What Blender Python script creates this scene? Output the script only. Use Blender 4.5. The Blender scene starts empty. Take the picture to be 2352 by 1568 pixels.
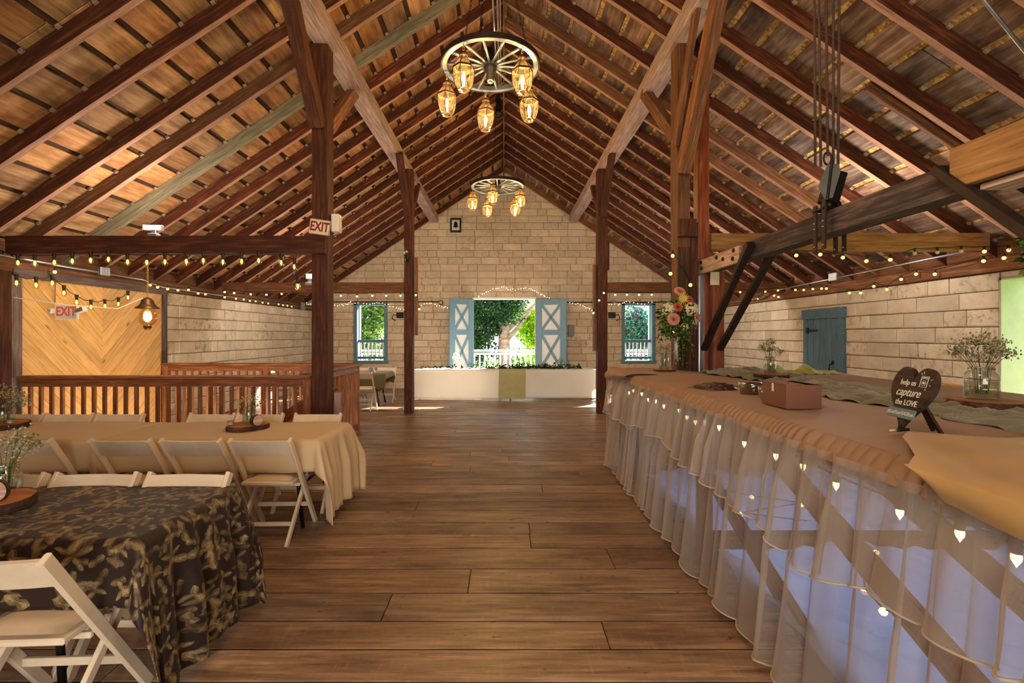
import bpy, math, random
from mathutils import Vector, Matrix
R = random.Random(7)
PI = math.pi
S = bpy.context.scene
COL = S.collection

# ------------------------------------------------------------------ camera, sky, sun, exposure
EYE = 1.6
cam = bpy.data.cameras.new('camera')
cam.sensor_width = 36.0
cam.lens = 36.0 * 1085.0 / 2352.0
cam.shift_x = 19.0 / 2352.0
cam.shift_y = -14.0 / 2352.0
cam.clip_start = 0.02
cam.clip_end = 300
camo = bpy.data.objects.new('camera', cam)
camo.location = (0, 0, EYE)
camo.rotation_euler = (PI / 2, 0, 0)
COL.objects.link(camo)
S.camera = camo
S.view_settings.view_transform = 'Standard'
S.view_settings.look = 'None'
S.view_settings.gamma = 1.0
S.view_settings.exposure = 0.7
S.view_settings.use_curve_mapping = False
W = bpy.data.worlds.new('sky')
S.world = W
W.use_nodes = True
wb = W.node_tree.nodes['Background']
wb.inputs[0].default_value = (0.80, 0.90, 1.0, 1)
wb.inputs[1].default_value = 2.2
sun = bpy.data.lights.new('sun', 'SUN')
sun.energy = 30.0
sun.color = (1.0, 0.93, 0.82)
sun.angle = math.radians(0.6)
suno = bpy.data.objects.new('sun', sun)
COL.objects.link(suno)
SUNV = Vector((2.2, 3.8, 2.42)).normalized()
suno.rotation_euler = SUNV.to_track_quat('Z', 'Y').to_euler()


def lamp(name, loc, power, color, kind='POINT', size=0.05, rot=None, parent=None, spot=None, sy=None):
    l = bpy.data.lights.new(name, kind)
    l.energy = power
    l.color = color
    if kind == 'AREA':
        l.size = size
        if sy:
            l.shape = 'RECTANGLE'
            l.size_y = sy
    else:
        l.shadow_soft_size = size
    if spot:
        l.spot_size = spot
        l.spot_blend = 0.6
    o = bpy.data.objects.new(name, l)
    o.location = loc
    if rot:
        o.rotation_euler = rot
    if parent:
        o.parent = parent
    COL.objects.link(o)
    return o


WARM = (1.0, 0.78, 0.54)
# fill lamp added in the near doorway behind the viewer, standing in for daylight
lamp('daylight_fill', (0, -2.75, 1.35), 150, (1.0, 0.86, 0.72), 'AREA', 3.4, (math.radians(112), 0, 0), sy=2.4)
# near tie beam floodlights, the right one assumed; only the left has a body
FLOOD = (1.0, 0.87, 0.70)
lamp('flood_left', (-4.1, 5.7, 2.95), 40, FLOOD, 'POINT', 0.12)
lamp('flood_right_assumed', (4.1, 5.85, 2.95), 50, FLOOD, 'POINT', 0.12)
lamp('far_fill_left', (-3.7, 10.0, 2.75), 60, FLOOD, 'POINT', 0.12)  # added fill pair brightening the far roof and gable, no floodlights there
lamp('far_fill_right', (3.7, 10.0, 2.75), 60, FLOOD, 'POINT', 0.12)
# fill lamp added above the viewer out of frame, and an unseen lamp assumed over the stair foot
lamp('overhead_fill', (-.15, .9, 4.1), 95, WARM, 'POINT', .4)
lamp('stair_light_assumed', (-4.4, 6.6, -.5), 110, (1.0, .84, .6), 'POINT', .15)
# unseen cool fill lamp added inside the closed box under the buffet hatch
lamp('hatch_fill', (2.65, 2.8, -1.3), 44, (0.70, 0.82, 1.0), 'AREA', 1.9, (PI, 0, 0), sy=4.2)


# ------------------------------------------------------------------ mesh builder
class MB:
    def __init__(s):
        s.v = []; s.f = []; s.mi = []; s.sm = []; s.uv = None

    def add(s, vs, fs, mi=0, smooth=False):
        b = len(s.v)
        s.v.extend([tuple(p) for p in vs])
        for f in fs:
            s.f.append(tuple(b + i for i in f)); s.mi.append(mi); s.sm.append(smooth)

    def box(s, x0, x1, y0, y1, z0, z1, mi=0):
        s.add([(x0, y0, z0), (x1, y0, z0), (x1, y1, z0), (x0, y1, z0), (x0, y0, z1), (x1, y0, z1), (x1, y1, z1), (x0, y1, z1)],
              [(0, 3, 2, 1), (4, 5, 6, 7), (0, 1, 5, 4), (1, 2, 6, 5), (2, 3, 7, 6), (3, 0, 4, 7)], mi)

    def cbox(s, x0, x1, y0, y1, z0, z1, c=.004, mi=0):
        """box with all edges chamfered"""
        xs = ((x0, x0 + c), (x1, x1 - c)); ys = ((y0, y0 + c), (y1, y1 - c)); zs = ((z0, z0 + c), (z1, z1 - c))
        v = []; idx = {}
        for i in (0, 1):
            for j in (0, 1):
                for k in (0, 1):
                    for a in range(3):
                        p = (xs[i][0 if a == 0 else 1], ys[j][0 if a == 1 else 1], zs[k][0 if a == 2 else 1])
                        idx[i, j, k, a] = len(v); v.append(p)
        f = []
        def q(a, b, c_, d):
            f.append((idx[a], idx[b], idx[c_], idx[d]))
        for i in (0, 1):
            l = [(i, 0, 0, 0), (i, 1, 0, 0), (i, 1, 1, 0), (i, 0, 1, 0)]
            q(*(l if i else l[::-1]))
            l = [(0, i, 0, 1), (1, i, 0, 1), (1, i, 1, 1), (0, i, 1, 1)]
            q(*(l[::-1] if i else l))
            l = [(0, 0, i, 2), (1, 0, i, 2), (1, 1, i, 2), (0, 1, i, 2)]
            q(*(l if i else l[::-1]))
        for i in (0, 1):
            for j in (0, 1):
                l = [(i, j, 0, 0), (i, j, 1, 0), (i, j, 1, 1), (i, j, 0, 1)]
                q(*(l if (i == j) == False else l[::-1]))
                l = [(0, i, j, 1), (1, i, j, 1), (1, i, j, 2), (0, i, j, 2)]
                q(*(l if (i == j) == False else l[::-1]))
                l = [(i, 0, j, 0), (i, 1, j, 0), (i, 1, j, 2), (i, 0, j, 2)]
                q(*(l if (i == j) else l[::-1]))
                for k in (0, 1):
                    t = (idx[i, j, k, 0], idx[i, j, k, 1], idx[i, j, k, 2])
                    f.append(t if (i + j + k) % 2 else t[::-1])
        s.add(v, f, mi)

    def bar(s, p0, p1, w, h, up=(0, 0, 1), c=.003, mi=0):
        """straight stick from p0 to p1; w across, h along up"""
        p0 = Vector(p0); p1 = Vector(p1); d = (p1 - p0).normalized(); u = Vector(up)
        sd = d.cross(u)
        if sd.length < 1e-5:
            sd = d.cross(Vector((1, 0, 0)))
        sd.normalize(); u = sd.cross(d).normalized()
        a, b = w / 2, h / 2
        c = min(c, a * .45, b * .45)
        prof = [(-a + c, -b), (a - c, -b), (a, -b + c), (a, b - c), (a - c, b), (-a + c, b), (-a, b - c), (-a, -b + c)]
        vs = [p0 + sd * x + u * y for x, y in prof] + [p1 + sd * x + u * y for x, y in prof]
        fs = [(i, (i + 1) % 8, 8 + (i + 1) % 8, 8 + i) for i in range(8)]
        fs = [f[::-1] for f in fs]
        fs += [tuple(range(8)), tuple(range(15, 7, -1))]
        s.add(vs, fs, mi)

    def tube(s, pts, r, n=8, mi=0, smooth=True, cap=True, closed=False):
        pts = [Vector(p) for p in pts]
        rr = r if isinstance(r, (list, tuple)) else [r] * len(pts)
        m = len(pts); vs = []; ref = None
        for i, p in enumerate(pts):
            if closed:
                t = pts[(i + 1) % m] - pts[i - 1]
            else:
                t = pts[min(i + 1, m - 1)] - pts[max(i - 1, 0)]
            if t.length < 1e-9:
                t = Vector((0, 0, 1))
            t.normalize()
            if ref is None:
                ref = t.orthogonal().normalized()
            ref = (ref - t * ref.dot(t))
            if ref.length < 1e-6:
                ref = t.orthogonal()
            ref.normalize(); b = t.cross(ref)
            for k in range(n):
                a = 2 * PI * k / n
                vs.append(p + (ref * math.cos(a) + b * math.sin(a)) * rr[i])
        fs = []
        for i in range(m if closed else m - 1):
            j = (i + 1) % m
            for k in range(n):
                l = (k + 1) % n
                fs.append((i * n + k, i * n + l, j * n + l, j * n + k))
        if cap and not closed:
            fs.append(tuple(range(n - 1, -1, -1))); fs.append(tuple((m - 1) * n + k for k in range(n)))
        s.add(vs, fs, mi, smooth)

    def lathe(s, prof, n=16, c=(0, 0, 0), mi=0, smooth=True, ph=0.0, cap=False):
        vs = []
        for r, z in prof:
            for k in range(n):
                a = 2 * PI * k / n + ph
                vs.append((c[0] + r * math.cos(a), c[1] + r * math.sin(a), c[2] + z))
        fs = []
        for i in range(len(prof) - 1):
            for k in range(n):
                l = (k + 1) % n
                fs.append((i * n + k, i * n + l, (i + 1) * n + l, (i + 1) * n + k))
        if cap and prof[0][0] > 1e-4:
            fs.append(tuple(range(n - 1, -1, -1)))
        if cap and prof[-1][0] > 1e-4:
            fs.append(tuple((len(prof) - 1) * n + k for k in range(n)))
        s.add(vs, fs, mi, smooth)

    def ball(s, c, r, n=8, m=5, mi=0, sz=1.0):
        s.lathe([(max(1e-5, r * math.sin(PI * i / m)), -r * sz * math.cos(PI * i / m)) for i in range(m + 1)], n, c, mi)

    def octa(s, c, r, mi=0):
        x, y, z = c
        s.add([(x + r, y, z), (x - r, y, z), (x, y + r, z), (x, y - r, z), (x, y, z + r), (x, y, z - r)],
              [(0, 2, 4), (2, 1, 4), (1, 3, 4), (3, 0, 4), (2, 0, 5), (1, 2, 5), (3, 1, 5), (0, 3, 5)], mi, True)

    def grid(s, nu, nv, fn, mi=0, smooth=True, uvfn=None, skip=None):
        vs = [fn(i / (nu - 1), j / (nv - 1)) for i in range(nu) for j in range(nv)]
        fs = []
        for i in range(nu - 1):
            for j in range(nv - 1):
                if skip and skip(i / (nu - 1), j / (nv - 1)):
                    continue
                fs.append((i * nv + j, (i + 1) * nv + j, (i + 1) * nv + j + 1, i * nv + j + 1))
        s.add(vs, fs, mi, smooth)
        if uvfn:
            if s.uv is None:
                s.uv = []
            s.uv += [uvfn(i / (nu - 1), j / (nv - 1)) for i in range(nu) for j in range(nv)]

    def mesh(s, name, mats):
        me = bpy.data.meshes.new(name)
        me.from_pydata(s.v, [], s.f)
        if not isinstance(mats, (list, tuple)):
            mats = [mats]
        for m in mats:
            me.materials.append(m)
        if any(s.mi):
            me.polygons.foreach_set('material_index', s.mi)
        me.polygons.foreach_set('use_smooth', s.sm)
        if s.uv is not None:
            ul = me.uv_layers.new(name='cloth')
            for lp in me.loops:
                ul.data[lp.index].uv = s.uv[lp.vertex_index]
        me.update()
        return me

    def obj(s, name, mats, parent=None, loc=(0, 0, 0), rot=(0, 0, 0), **kw):
        return place(name, s.mesh(name, mats), parent, loc, rot, **kw)


def place(name, me, parent=None, loc=(0, 0, 0), rot=(0, 0, 0), mat=None, label=None, cat=None, group=None, kind=None):
    o = bpy.data.objects.new(name, me)
    COL.objects.link(o)
    if parent is not None:
        o.parent = parent
    if mat is not None:
        o.matrix_basis = mat
    else:
        o.location = loc; o.rotation_euler = rot
    tag(o, label, cat, group, kind)
    return o


def tag(o, label=None, cat=None, group=None, kind=None):
    if label: o['label'] = label
    if cat: o['category'] = cat
    if group: o['group'] = group
    if kind: o['kind'] = kind
    return o


def thing(name, label, cat, loc=(0, 0, 0), rotz=0, group=None, kind=None):
    o = bpy.data.objects.new(name, None)
    o.empty_display_size = 0.1
    COL.objects.link(o)
    o.location = loc; o.rotation_euler = (0, 0, rotz)
    return tag(o, label, cat, group, kind)


def copy_tree(o, parent=None):
    c = o.copy()
    COL.objects.link(c)
    if parent is not None:
        c.parent = parent
    for ch in list(o.children):
        copy_tree(ch, c)
    return c


def frame(p0, p1, up=(0, 0, 1)):
    p0 = Vector(p0); p1 = Vector(p1)
    x = (p1 - p0).normalized(); u = Vector(up)
    y = u.cross(x)
    if y.length < 1e-5:
        y = Vector((0, 1, 0)).cross(x)
        if y.length < 1e-5:
            y = Vector((1, 0, 0))
    y.normalize(); z = x.cross(y).normalized()
    m = Matrix.Identity(4)
    for i in range(3):
        m[i][0] = x[i]; m[i][1] = y[i]; m[i][2] = z[i]; m[i][3] = (p0[i] + p1[i]) / 2
    return m, (p1 - p0).length


def beam_mesh(name, L, w, h, mat, jit=.0, ch=.006, step=.8, under=None):
    b = MB(); n = max(2, int(L / step) + 1) if jit else 2
    a, d = w / 2, h / 2
    c = min(ch, a * .4, d * .4)
    prof = [(-a + c, -d), (a - c, -d), (a, -d + c), (a, d - c), (a - c, d), (-a + c, d), (-a, d - c), (-a, -d + c)]
    vs = []
    for i in range(n):
        x = -L / 2 + L * i / (n - 1)
        for (y, z) in prof:
            vs.append((x, y + R.uniform(-jit, jit), z + R.uniform(-jit, jit)))
    fs = []
    for i in range(n - 1):
        for k in range(8):
            l = (k + 1) % 8
            fs.append((i * 8 + l, i * 8 + k, (i + 1) * 8 + k, (i + 1) * 8 + l))
    fs += [tuple(range(8)), tuple((n - 1) * 8 + k for k in range(7, -1, -1))]
    fs = [f[::-1] for f in fs]
    b.add(vs, fs)
    if under is not None:                     # sawn underside, paler to carry light from below
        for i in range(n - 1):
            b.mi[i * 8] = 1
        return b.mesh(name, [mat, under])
    return b.mesh(name, mat)


def beam(name, p0, p1, w, h, mat, parent=None, up=(0, 0, 1), jit=.0, ch=.006, under=None, **kw):
    """a timber along p0-p1; its own x axis is its length so the grain follows it"""
    m, L = frame(p0, p1, up)
    return place(name, beam_mesh(name, L, w, h, mat, jit, ch, under=under), parent, mat=m, **kw)
# ------------------------------------------------------------------ materials
class NT:
    def __init__(s, name):
        s.m = bpy.data.materials.new(name); s.m.use_nodes = True
        s.t = s.m.node_tree; s.t.nodes.clear()
        s.out = s.t.nodes.new('ShaderNodeOutputMaterial')

    def n(s, typ, **ins):
        nd = s.t.nodes.new('ShaderNode' + typ)
        for k, v in ins.items():
            key = k.replace('_', ' ')
            if hasattr(nd, k) and k not in nd.inputs:
                setattr(nd, k, v)
                continue
            s.put(nd, key, v)
        return nd

    def put(s, nd, key, v):
        if isinstance(key, str) and key.startswith('i') and key[1:].isdigit():
            key = int(key[1:])
        sk = nd.inputs[key]
        if isinstance(v, bpy.types.NodeSocket):
            s.t.links.new(v, sk)
        elif isinstance(v, bpy.types.Node):
            s.t.links.new(v.outputs[0], sk)
        else:
            if isinstance(v, (tuple, list)) and sk.type == 'RGBA' and len(v) == 3:
                v = (*v, 1)
            sk.default_value = v

    def math(s, op, a, b=0.0, c=0.0, clamp=False):
        nd = s.t.nodes.new('ShaderNodeMath'); nd.operation = op; nd.use_clamp = clamp
        s.put(nd, 0, a); s.put(nd, 1, b)
        if op in ('MULTIPLY_ADD', 'SMOOTH_MIN', 'COMPARE'):
            s.put(nd, 2, c)
        return nd.outputs[0]

    def vmath(s, op, a, b=(0, 0, 0)):
        nd = s.t.nodes.new('ShaderNodeVectorMath'); nd.operation = op
        s.put(nd, 0, a)
        if op == 'SCALE':
            s.put(nd, 'Scale', b)
        elif op != 'LENGTH':
            s.put(nd, 1, b)
        return nd.outputs['Value' if op in ('LENGTH', 'DOT_PRODUCT') else 0]

    def mix(s, f, a, b, typ='MIX'):
        nd = s.t.nodes.new('ShaderNodeMix'); nd.data_type = 'RGBA'; nd.blend_type = typ
        s.put(nd, 0, f); s.put(nd, 6, a); s.put(nd, 7, b)
        return nd.outputs[2]

    def ramp(s, f, stops, interp='LINEAR'):
        nd = s.t.nodes.new('ShaderNodeValToRGB'); r = nd.color_ramp; r.interpolation = interp
        while len(r.elements) < len(stops):
            r.elements.new(0.5)
        for e, (p, c) in zip(r.elements, stops):
            e.position = p; e.color = (*c, 1) if len(c) == 3 else c
        s.put(nd, 0, f)
        return nd.outputs[0]

    def mrange(s, v, a, b, c=0.0, d=1.0):
        nd = s.t.nodes.new('ShaderNodeMapRange'); nd.clamp = True
        s.put(nd, 0, v)
        for i, q in enumerate((a, b, c, d)):
            nd.inputs[1 + i].default_value = q
        return nd.outputs[0]

    def noise(s, vec, scale, detail=4, rough=.6, dist=0.0, dims='3D'):
        nd = s.t.nodes.new('ShaderNodeTexNoise'); nd.noise_dimensions = dims
        if vec is not None: s.put(nd, 'Vector', vec)
        s.put(nd, 'Scale', scale); s.put(nd, 'Detail', detail); s.put(nd, 'Roughness', rough); s.put(nd, 'Distortion', dist)
        return nd.outputs[0]

    def coords(s, scale=(1, 1, 1), rnd=True, which='Object'):
        tc = s.t.nodes.new('ShaderNodeTexCoord')
        v = s.vmath('MULTIPLY', tc.outputs[which], scale)
        if rnd:
            oi = s.t.nodes.new('ShaderNodeObjectInfo')
            s.rand = oi.outputs['Random']
            v = s.vmath('ADD', v, s.vmath('SCALE', (31.0, 17.0, 11.0), s.math('MULTIPLY', s.rand, 9.0)))
        return v

    def bump(s, h, strength=.3, dist=.01):
        nd = s.t.nodes.new('ShaderNodeBump'); s.put(nd, 'Height', h)
        nd.inputs['Strength'].default_value = strength; nd.inputs['Distance'].default_value = dist
        return nd.outputs[0]

    def pbr(s, color, rough=.6, metal=0.0, normal=None, spec=.5, **kw):
        nd = s.t.nodes.new('ShaderNodeBsdfPrincipled')
        s.put(nd, 'Base Color', color); s.put(nd, 'Roughness', rough); s.put(nd, 'Metallic', metal)
        s.put(nd, 'Specular IOR Level', spec)
        if normal is not None: s.put(nd, 'Normal', normal)
        for k, v in kw.items():
            s.put(nd, k.replace('_', ' '), v)
        return nd.outputs[0]

    def done(s, sh, disp=None):
        s.put(s.out, 0, sh)
        return s.m


def L(r, g, b):
    """sRGB 0-255 to linear"""
    f = lambda c: (c / 255 / 12.92) if c / 255 <= .04045 else ((c / 255 + .055) / 1.055) ** 2.4
    return (f(r), f(g), f(b))


def plain(name, c, rough=.6, metal=0.0, spec=.5, vary=.0, nscale=8.0, bump=0.0, **kw):
    t = NT(name)
    v = t.coords((1, 1, 1))
    nz = t.noise(v, nscale, 5, .65)
    col = t.mix(t.mrange(nz, .3, .7), tuple(x * (1 - vary) for x in c), tuple(min(1, x * (1 + vary)) for x in c))
    nm = t.bump(nz, bump, .01) if bump else None
    return t.done(t.pbr(col, rough, metal, nm, spec, **kw))


def wood(name, dark, mid, light, tint=None, rough=.75, gs=1.0, blotch=.5, saw=0.0, bump=.35, spec=.3, tv=.35, knots=False, bcol=None):
    """grain runs along the object's own x axis; every piece gets its own tone"""
    t = NT(name)
    v = t.coords((1.3 * gs, 17 * gs, 17 * gs))
    g = t.noise(v, 2.2, 8, .62, .35)
    v2 = t.coords((.9, 2.6, 2.6))
    b = t.noise(v2, 2.4, 5, .6)
    col = t.ramp(g, [(.28, dark), (.5, mid), (.72, light)])
    col = t.mix(t.math('MULTIPLY', t.mrange(b, .40, .64), blotch), col, bcol or dark, 'MIX')
    if tint:
        tc = t.ramp(t.rand, [(i / max(1, len(tint) - 1), c) for i, c in enumerate(tint)])
        col = t.mix(1.0, col, tc, 'MULTIPLY')
    k = t.mrange(t.rand, 0, 1, 1 - tv, 1 + tv)
    # a second random tone from a hash of the first, so tint and value are not tied
    h = t.math('FRACT', t.math('MULTIPLY', t.rand, 77.7))
    col = t.mix(1.0, col, t.mrange(h, 0, 1, 1 - tv, 1 + tv * .6), 'MULTIPLY')
    if knots:
        vo = t.n('TexVoronoi'); t.put(vo, 'Vector', t.coords((2.2, 5.0, 5.0))); t.put(vo, 'Scale', 1.0)
        kn = t.mrange(vo.outputs['Distance'], .05, .16, 1, 0)
        keep = t.mrange(t.noise(t.coords((1, 1, 1)), 1.7, 1), .52, .58)
        col = t.mix(t.math('MULTIPLY', t.math('MULTIPLY', kn, keep), .85), col, tuple(x * .25 for x in dark))
    hgt = g
    if saw:
        w = t.n('TexWave'); t.put(w, 'Vector', t.coords((1, .25, .25))); t.put(w, 'Scale', 16.0); t.put(w, 'Distortion', 2.5); t.put(w, 'Detail', 2.0)
        hgt = t.math('ADD', g, t.math('MULTIPLY', w.outputs[1], saw))
        col = t.mix(t.math('MULTIPLY', w.outputs[1], saw * .35), col, light)
    return t.done(t.pbr(col, rough, 0, t.bump(hgt, bump, .006), spec))


M = {}
M['timber'] = wood('timber', L(40, 19, 11), L(76, 37, 21), L(124, 70, 43), rough=.7, saw=.35, blotch=.45)
M['timber_pale'] = wood('timber_pale', L(106, 84, 80), L(158, 132, 126), L(196, 170, 160), rough=.8, saw=.5, blotch=.3)
M['timber_mid'] = wood('timber_mid', L(74, 42, 26), L(122, 78, 50), L(164, 116, 82), rough=.75, saw=.4, blotch=.4)
M['cedar'] = wood('cedar', L(84, 32, 12), L(142, 66, 30), L(178, 98, 54), rough=.5, blotch=.3, spec=.5)
M['beam_old'] = wood('beam_old', L(34, 27, 30), L(74, 60, 60), L(128, 104, 88), rough=.8, blotch=.6)
M['pine'] = wood('pine', L(150, 92, 46), L(204, 148, 88), L(226, 178, 118), rough=.55, knots=True, blotch=.12, tv=.12)
M['pine_panel'] = wood('pine_panel', L(186, 136, 78), L(212, 166, 102), L(230, 188, 126), rough=.5, knots=True, blotch=.10, tv=.16)
M['pine_aged'] = wood('pine_aged', L(112, 72, 38), L(164, 116, 68), L(192, 146, 94), rough=.6, knots=True, blotch=.2, tv=.1)
M['white_board'] = wood('white_board', L(120, 92, 78), L(186, 154, 134), L(214, 190, 170), rough=.8, knots=True, blotch=.3)
M['rafter_edge_lit'] = wood('rafter_edge_lit', L(120, 78, 60), L(172, 126, 104), L(204, 162, 140), rough=.8, saw=.5, blotch=.25, tv=.2)  # sawn rafter undersides, painted paler as if lit from below
M['log_grey'] = wood('log_grey', L(96, 88, 70), L(136, 126, 102), L(166, 156, 132), rough=.85, blotch=.4, tv=.1)
M['rafter'] = wood('rafter', L(46, 20, 11), L(84, 40, 22), L(140, 86, 56), rough=.72, saw=.25, blotch=.45, tv=.4,
                   tint=[(1, .85, .75), (1.1, 1, .9), (1, .8, .7), (1.15, 1.2, 1.15), (.9, .75, .65)])
M['roof_left'] = wood('roof_left', L(150, 112, 80), L(182, 144, 108), L(208, 174, 138), rough=.75, blotch=.75, tv=.34, bcol=L(104, 68, 44), gs=.6, bump=.2,
                      tint=[(1.05, .8, .55), (1.0, .96, .86), (1.1, .9, .66), (.82, .8, .8), (1.1, 1.0, .8), (1.0, .72, .48)])
M['roof_right'] = wood('roof_right', L(112, 88, 76), L(146, 122, 108), L(186, 164, 150), rough=.75, blotch=.8, tv=.34, bcol=L(70, 48, 38), gs=.6, bump=.2,
                       tint=[(.78, .8, .85), (1.0, .86, .74), (.9, .88, .9), (1.05, .9, .76), (.72, .76, .82), (1.0, .8, .66)])
M['rail'] = wood('rail', L(88, 44, 22), L(140, 82, 46), L(184, 120, 76), rough=.5, blotch=.2, tv=.2, spec=.5)
M['slice_top'] = wood('slice_top', L(120, 66, 34), L(168, 104, 60), L(200, 142, 92), rough=.6, gs=.6, tv=.1)
M['deck_dark'] = plain('deck_dark', L(70, 42, 26), .9, vary=.4)
M['trim_grey'] = wood('trim_grey', L(70, 56, 54), L(108, 90, 86), L(140, 122, 116), rough=.7, blotch=.2)
M['sign_wood'] = wood('sign_wood', L(34, 22, 16), L(58, 40, 32), L(86, 64, 52), rough=.7)


def m_osb():
    t = NT('osb')
    v = t.coords((1, 1, 1), False)
    vo = t.n('TexVoronoi'); t.put(vo, 'Vector', t.vmath('MULTIPLY', v, (16, 40, 40))); t.put(vo, 'Scale', 1.0)
    col = t.mix(t.n('SeparateColor', Color=vo.outputs['Color']).outputs[0], L(150, 104, 52), L(224, 190, 122))
    return t.done(t.pbr(col, .8))


def m_floor():
    t = NT('floor_plank')
    g = t.noise(t.coords((1.1, 15, 15)), 2.2, 8, .6, .4)
    b = t.noise(t.coords((.7, 2.5, 2.5)), 2.2, 6, .65)
    sp = t.noise(t.coords((1.6, 3.2, 3.2)), 5.5, 4, .55)
    scr = t.noise(t.coords((14, 2.0, 2.0)), 3.0, 6, .7, .5)
    col = t.ramp(g, [(.25, L(92, 70, 53)), (.5, L(136, 108, 84)), (.75, L(172, 144, 116))])
    col = t.mix(t.math('MULTIPLY', t.mrange(b, .42, .66), .75), col, L(78, 52, 37))
    col = t.mix(t.math('MULTIPLY', t.mrange(scr, .55, .8), .28), col, L(190, 156, 124))
    col = t.mix(t.math('MULTIPLY', t.mrange(sp, .66, .72), .75), col, L(44, 26, 18))
    h = t.math('FRACT', t.math('MULTIPLY', t.rand, 77.7))
    col = t.mix(1.0, col, t.mrange(h, 0, 1, .66, 1.2), 'MULTIPLY')
    tc = t.ramp(t.rand, [(0, (1.0, .92, .84)), (.4, (1, 1, 1)), (.7, (.97, .97, 1.0)), (1, (1.08, .95, .82))])
    col = t.mix(1.0, col, tc, 'MULTIPLY')
    vo = t.n('TexVoronoi'); t.put(vo, 'Vector', t.coords((3.1, 6.0, 6.0))); t.put(vo, 'Scale', 1.0)
    kn = t.mrange(vo.outputs['Distance'], .03, .06, 1, 0)
    col = t.mix(t.math('MULTIPLY', kn, .6), col, L(38, 24, 18))
    rough = t.mrange(b, .3, .7, .30, .48)
    return t.done(t.pbr(col, rough, 0, t.bump(t.math('ADD', g, t.math('MULTIPLY', scr, .5)), .25, .004), .4))


def m_block(name, base, light, dirt, amount=.55):
    """painted concrete block: every block its own tone, some of them flaking and mottled"""
    t = NT(name)
    v = t.coords((1, 1, 1))
    n1 = t.noise(v, 3.0, 6, .6)
    n2 = t.noise(v, 11.0, 8, .72, .2)
    n3 = t.noise(v, 40.0, 4, .7)
    col = t.mix(t.mrange(n1, .3, .7), base, light)
    worn = t.mrange(t.math('FRACT', t.math('MULTIPLY', t.rand, 53.3)), .5, 1.0)
    md = t.mrange(n2, .50, .62)
    md = t.math('MULTIPLY', md, t.math('MULTIPLY_ADD', worn, .8, .12))
    col = t.mix(t.math('MULTIPLY', md, amount), col, dirt)
    h = t.math('FRACT', t.math('MULTIPLY', t.rand, 77.7))
    col = t.mix(1.0, col, t.mrange(h, 0, 1, .88, 1.06), 'MULTIPLY')
    ht = t.math('ADD', t.math('MULTIPLY', n2, 1.0), t.math('MULTIPLY', n3, .35))
    return t.done(t.pbr(col, .8, 0, t.bump(ht, .55, .02), .3))


M['osb'] = m_osb()
M['floor'] = m_floor()
M['block'] = m_block('block', L(204, 182, 156), L(224, 206, 182), L(136, 108, 82), .7)
M['block_side'] = m_block('block_side', L(200, 182, 158), L(226, 212, 192), L(122, 98, 78), .75)
M['mortar_pale'] = plain('mortar_pale', L(176, 154, 128), .9, vary=.25, nscale=14, bump=.4)
M['mortar'] = plain('mortar', L(134, 112, 88), .9, vary=.25, nscale=14, bump=.4)
M['white_paint'] = plain('white_paint', L(222, 208, 188), .45, vary=.10, nscale=5)
M['chair_paint'] = plain('chair_paint', L(214, 194, 166), .42, vary=.10, nscale=5)
M['chair_pad'] = plain('chair_pad', L(206, 180, 146), .5, vary=.08)
M['white_deck'] = plain('white_deck', L(236, 240, 244), .5, vary=.04)
M['blue_paint'] = plain('blue_paint', L(118, 158, 182), .5, vary=.06)
M['blue_door'] = wood('blue_door', L(62, 88, 104), L(84, 114, 132), L(104, 134, 150), rough=.6, blotch=.2, tv=.08)
M['blue_frame'] = plain('blue_frame', L(92, 124, 138), .55, vary=.1)
M['door_white'] = plain('door_white', L(240, 244, 246), .5, vary=.02)
M['black'] = plain('black', L(18, 16, 16), .5, vary=.2)
M['iron'] = plain('iron', L(52, 36, 30), .6, .5, vary=.35)
M['iron_black'] = plain('iron_black', L(30, 27, 27), .45, .6, vary=.3)
M['steel'] = plain('steel', L(190, 196, 204), .28, .95, vary=.1)
M['galv'] = plain('galv', L(150, 150, 150), .45, .8, vary=.15)
M['rim'] = plain('rim', L(136, 144, 160), .32, .85, vary=.25)
M['rope'] = plain('rope', L(74, 52, 42), .8, vary=.3, nscale=40)
M['bronze'] = plain('bronze', L(92, 62, 34), .45, .6, vary=.2)
M['cage'] = plain('cage', L(58, 38, 20), .6, .0, vary=.2, spec=.2)
M['brass'] = plain('brass', L(190, 150, 80), .3, .9, vary=.15)
M['box_brown'] = plain('box_brown', L(116, 74, 52), .6, vary=.06)
M['bowl_dark'] = plain('bowl_dark', L(48, 28, 18), .15, vary=.3, spec=.8)
M['sign_white'] = plain('sign_white', L(226, 208, 178), .5, vary=.08)
M['plastic_white'] = plain('plastic_white', L(228, 222, 212), .4, vary=.03)
M['red_text'] = plain('red_text', L(138, 24, 30), .5, vary=.1)
M['bark'] = wood('bark', L(38, 22, 14), L(74, 48, 34), L(112, 80, 60), rough=.9, gs=.7, bump=.8)
M['chalk'] = plain('chalk', L(222, 214, 200), .8, vary=.1)
M['teal'] = plain('teal', L(96, 124, 126), .6, vary=.1)
M['olive_cloth'] = plain('olive_cloth', L(168, 164, 118), .7, vary=.08)
M['grass'] = plain('grass', L(96, 130, 60), .9, vary=.4, nscale=2)
M['deck'] = plain('deck', L(200, 200, 200), .8, vary=.1)
M['grey_box'] = plain('grey_box', L(120, 122, 124), .5, vary=.1)


def emit(name, c, st, sample=False):
    t = NT(name)
    e = t.n('Emission'); t.put(e, 'Color', c); t.put(e, 'Strength', st)
    m = t.done(e.outputs[0])
    if not sample:
        m.cycles.emission_sampling = 'NONE'
    return m


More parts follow.
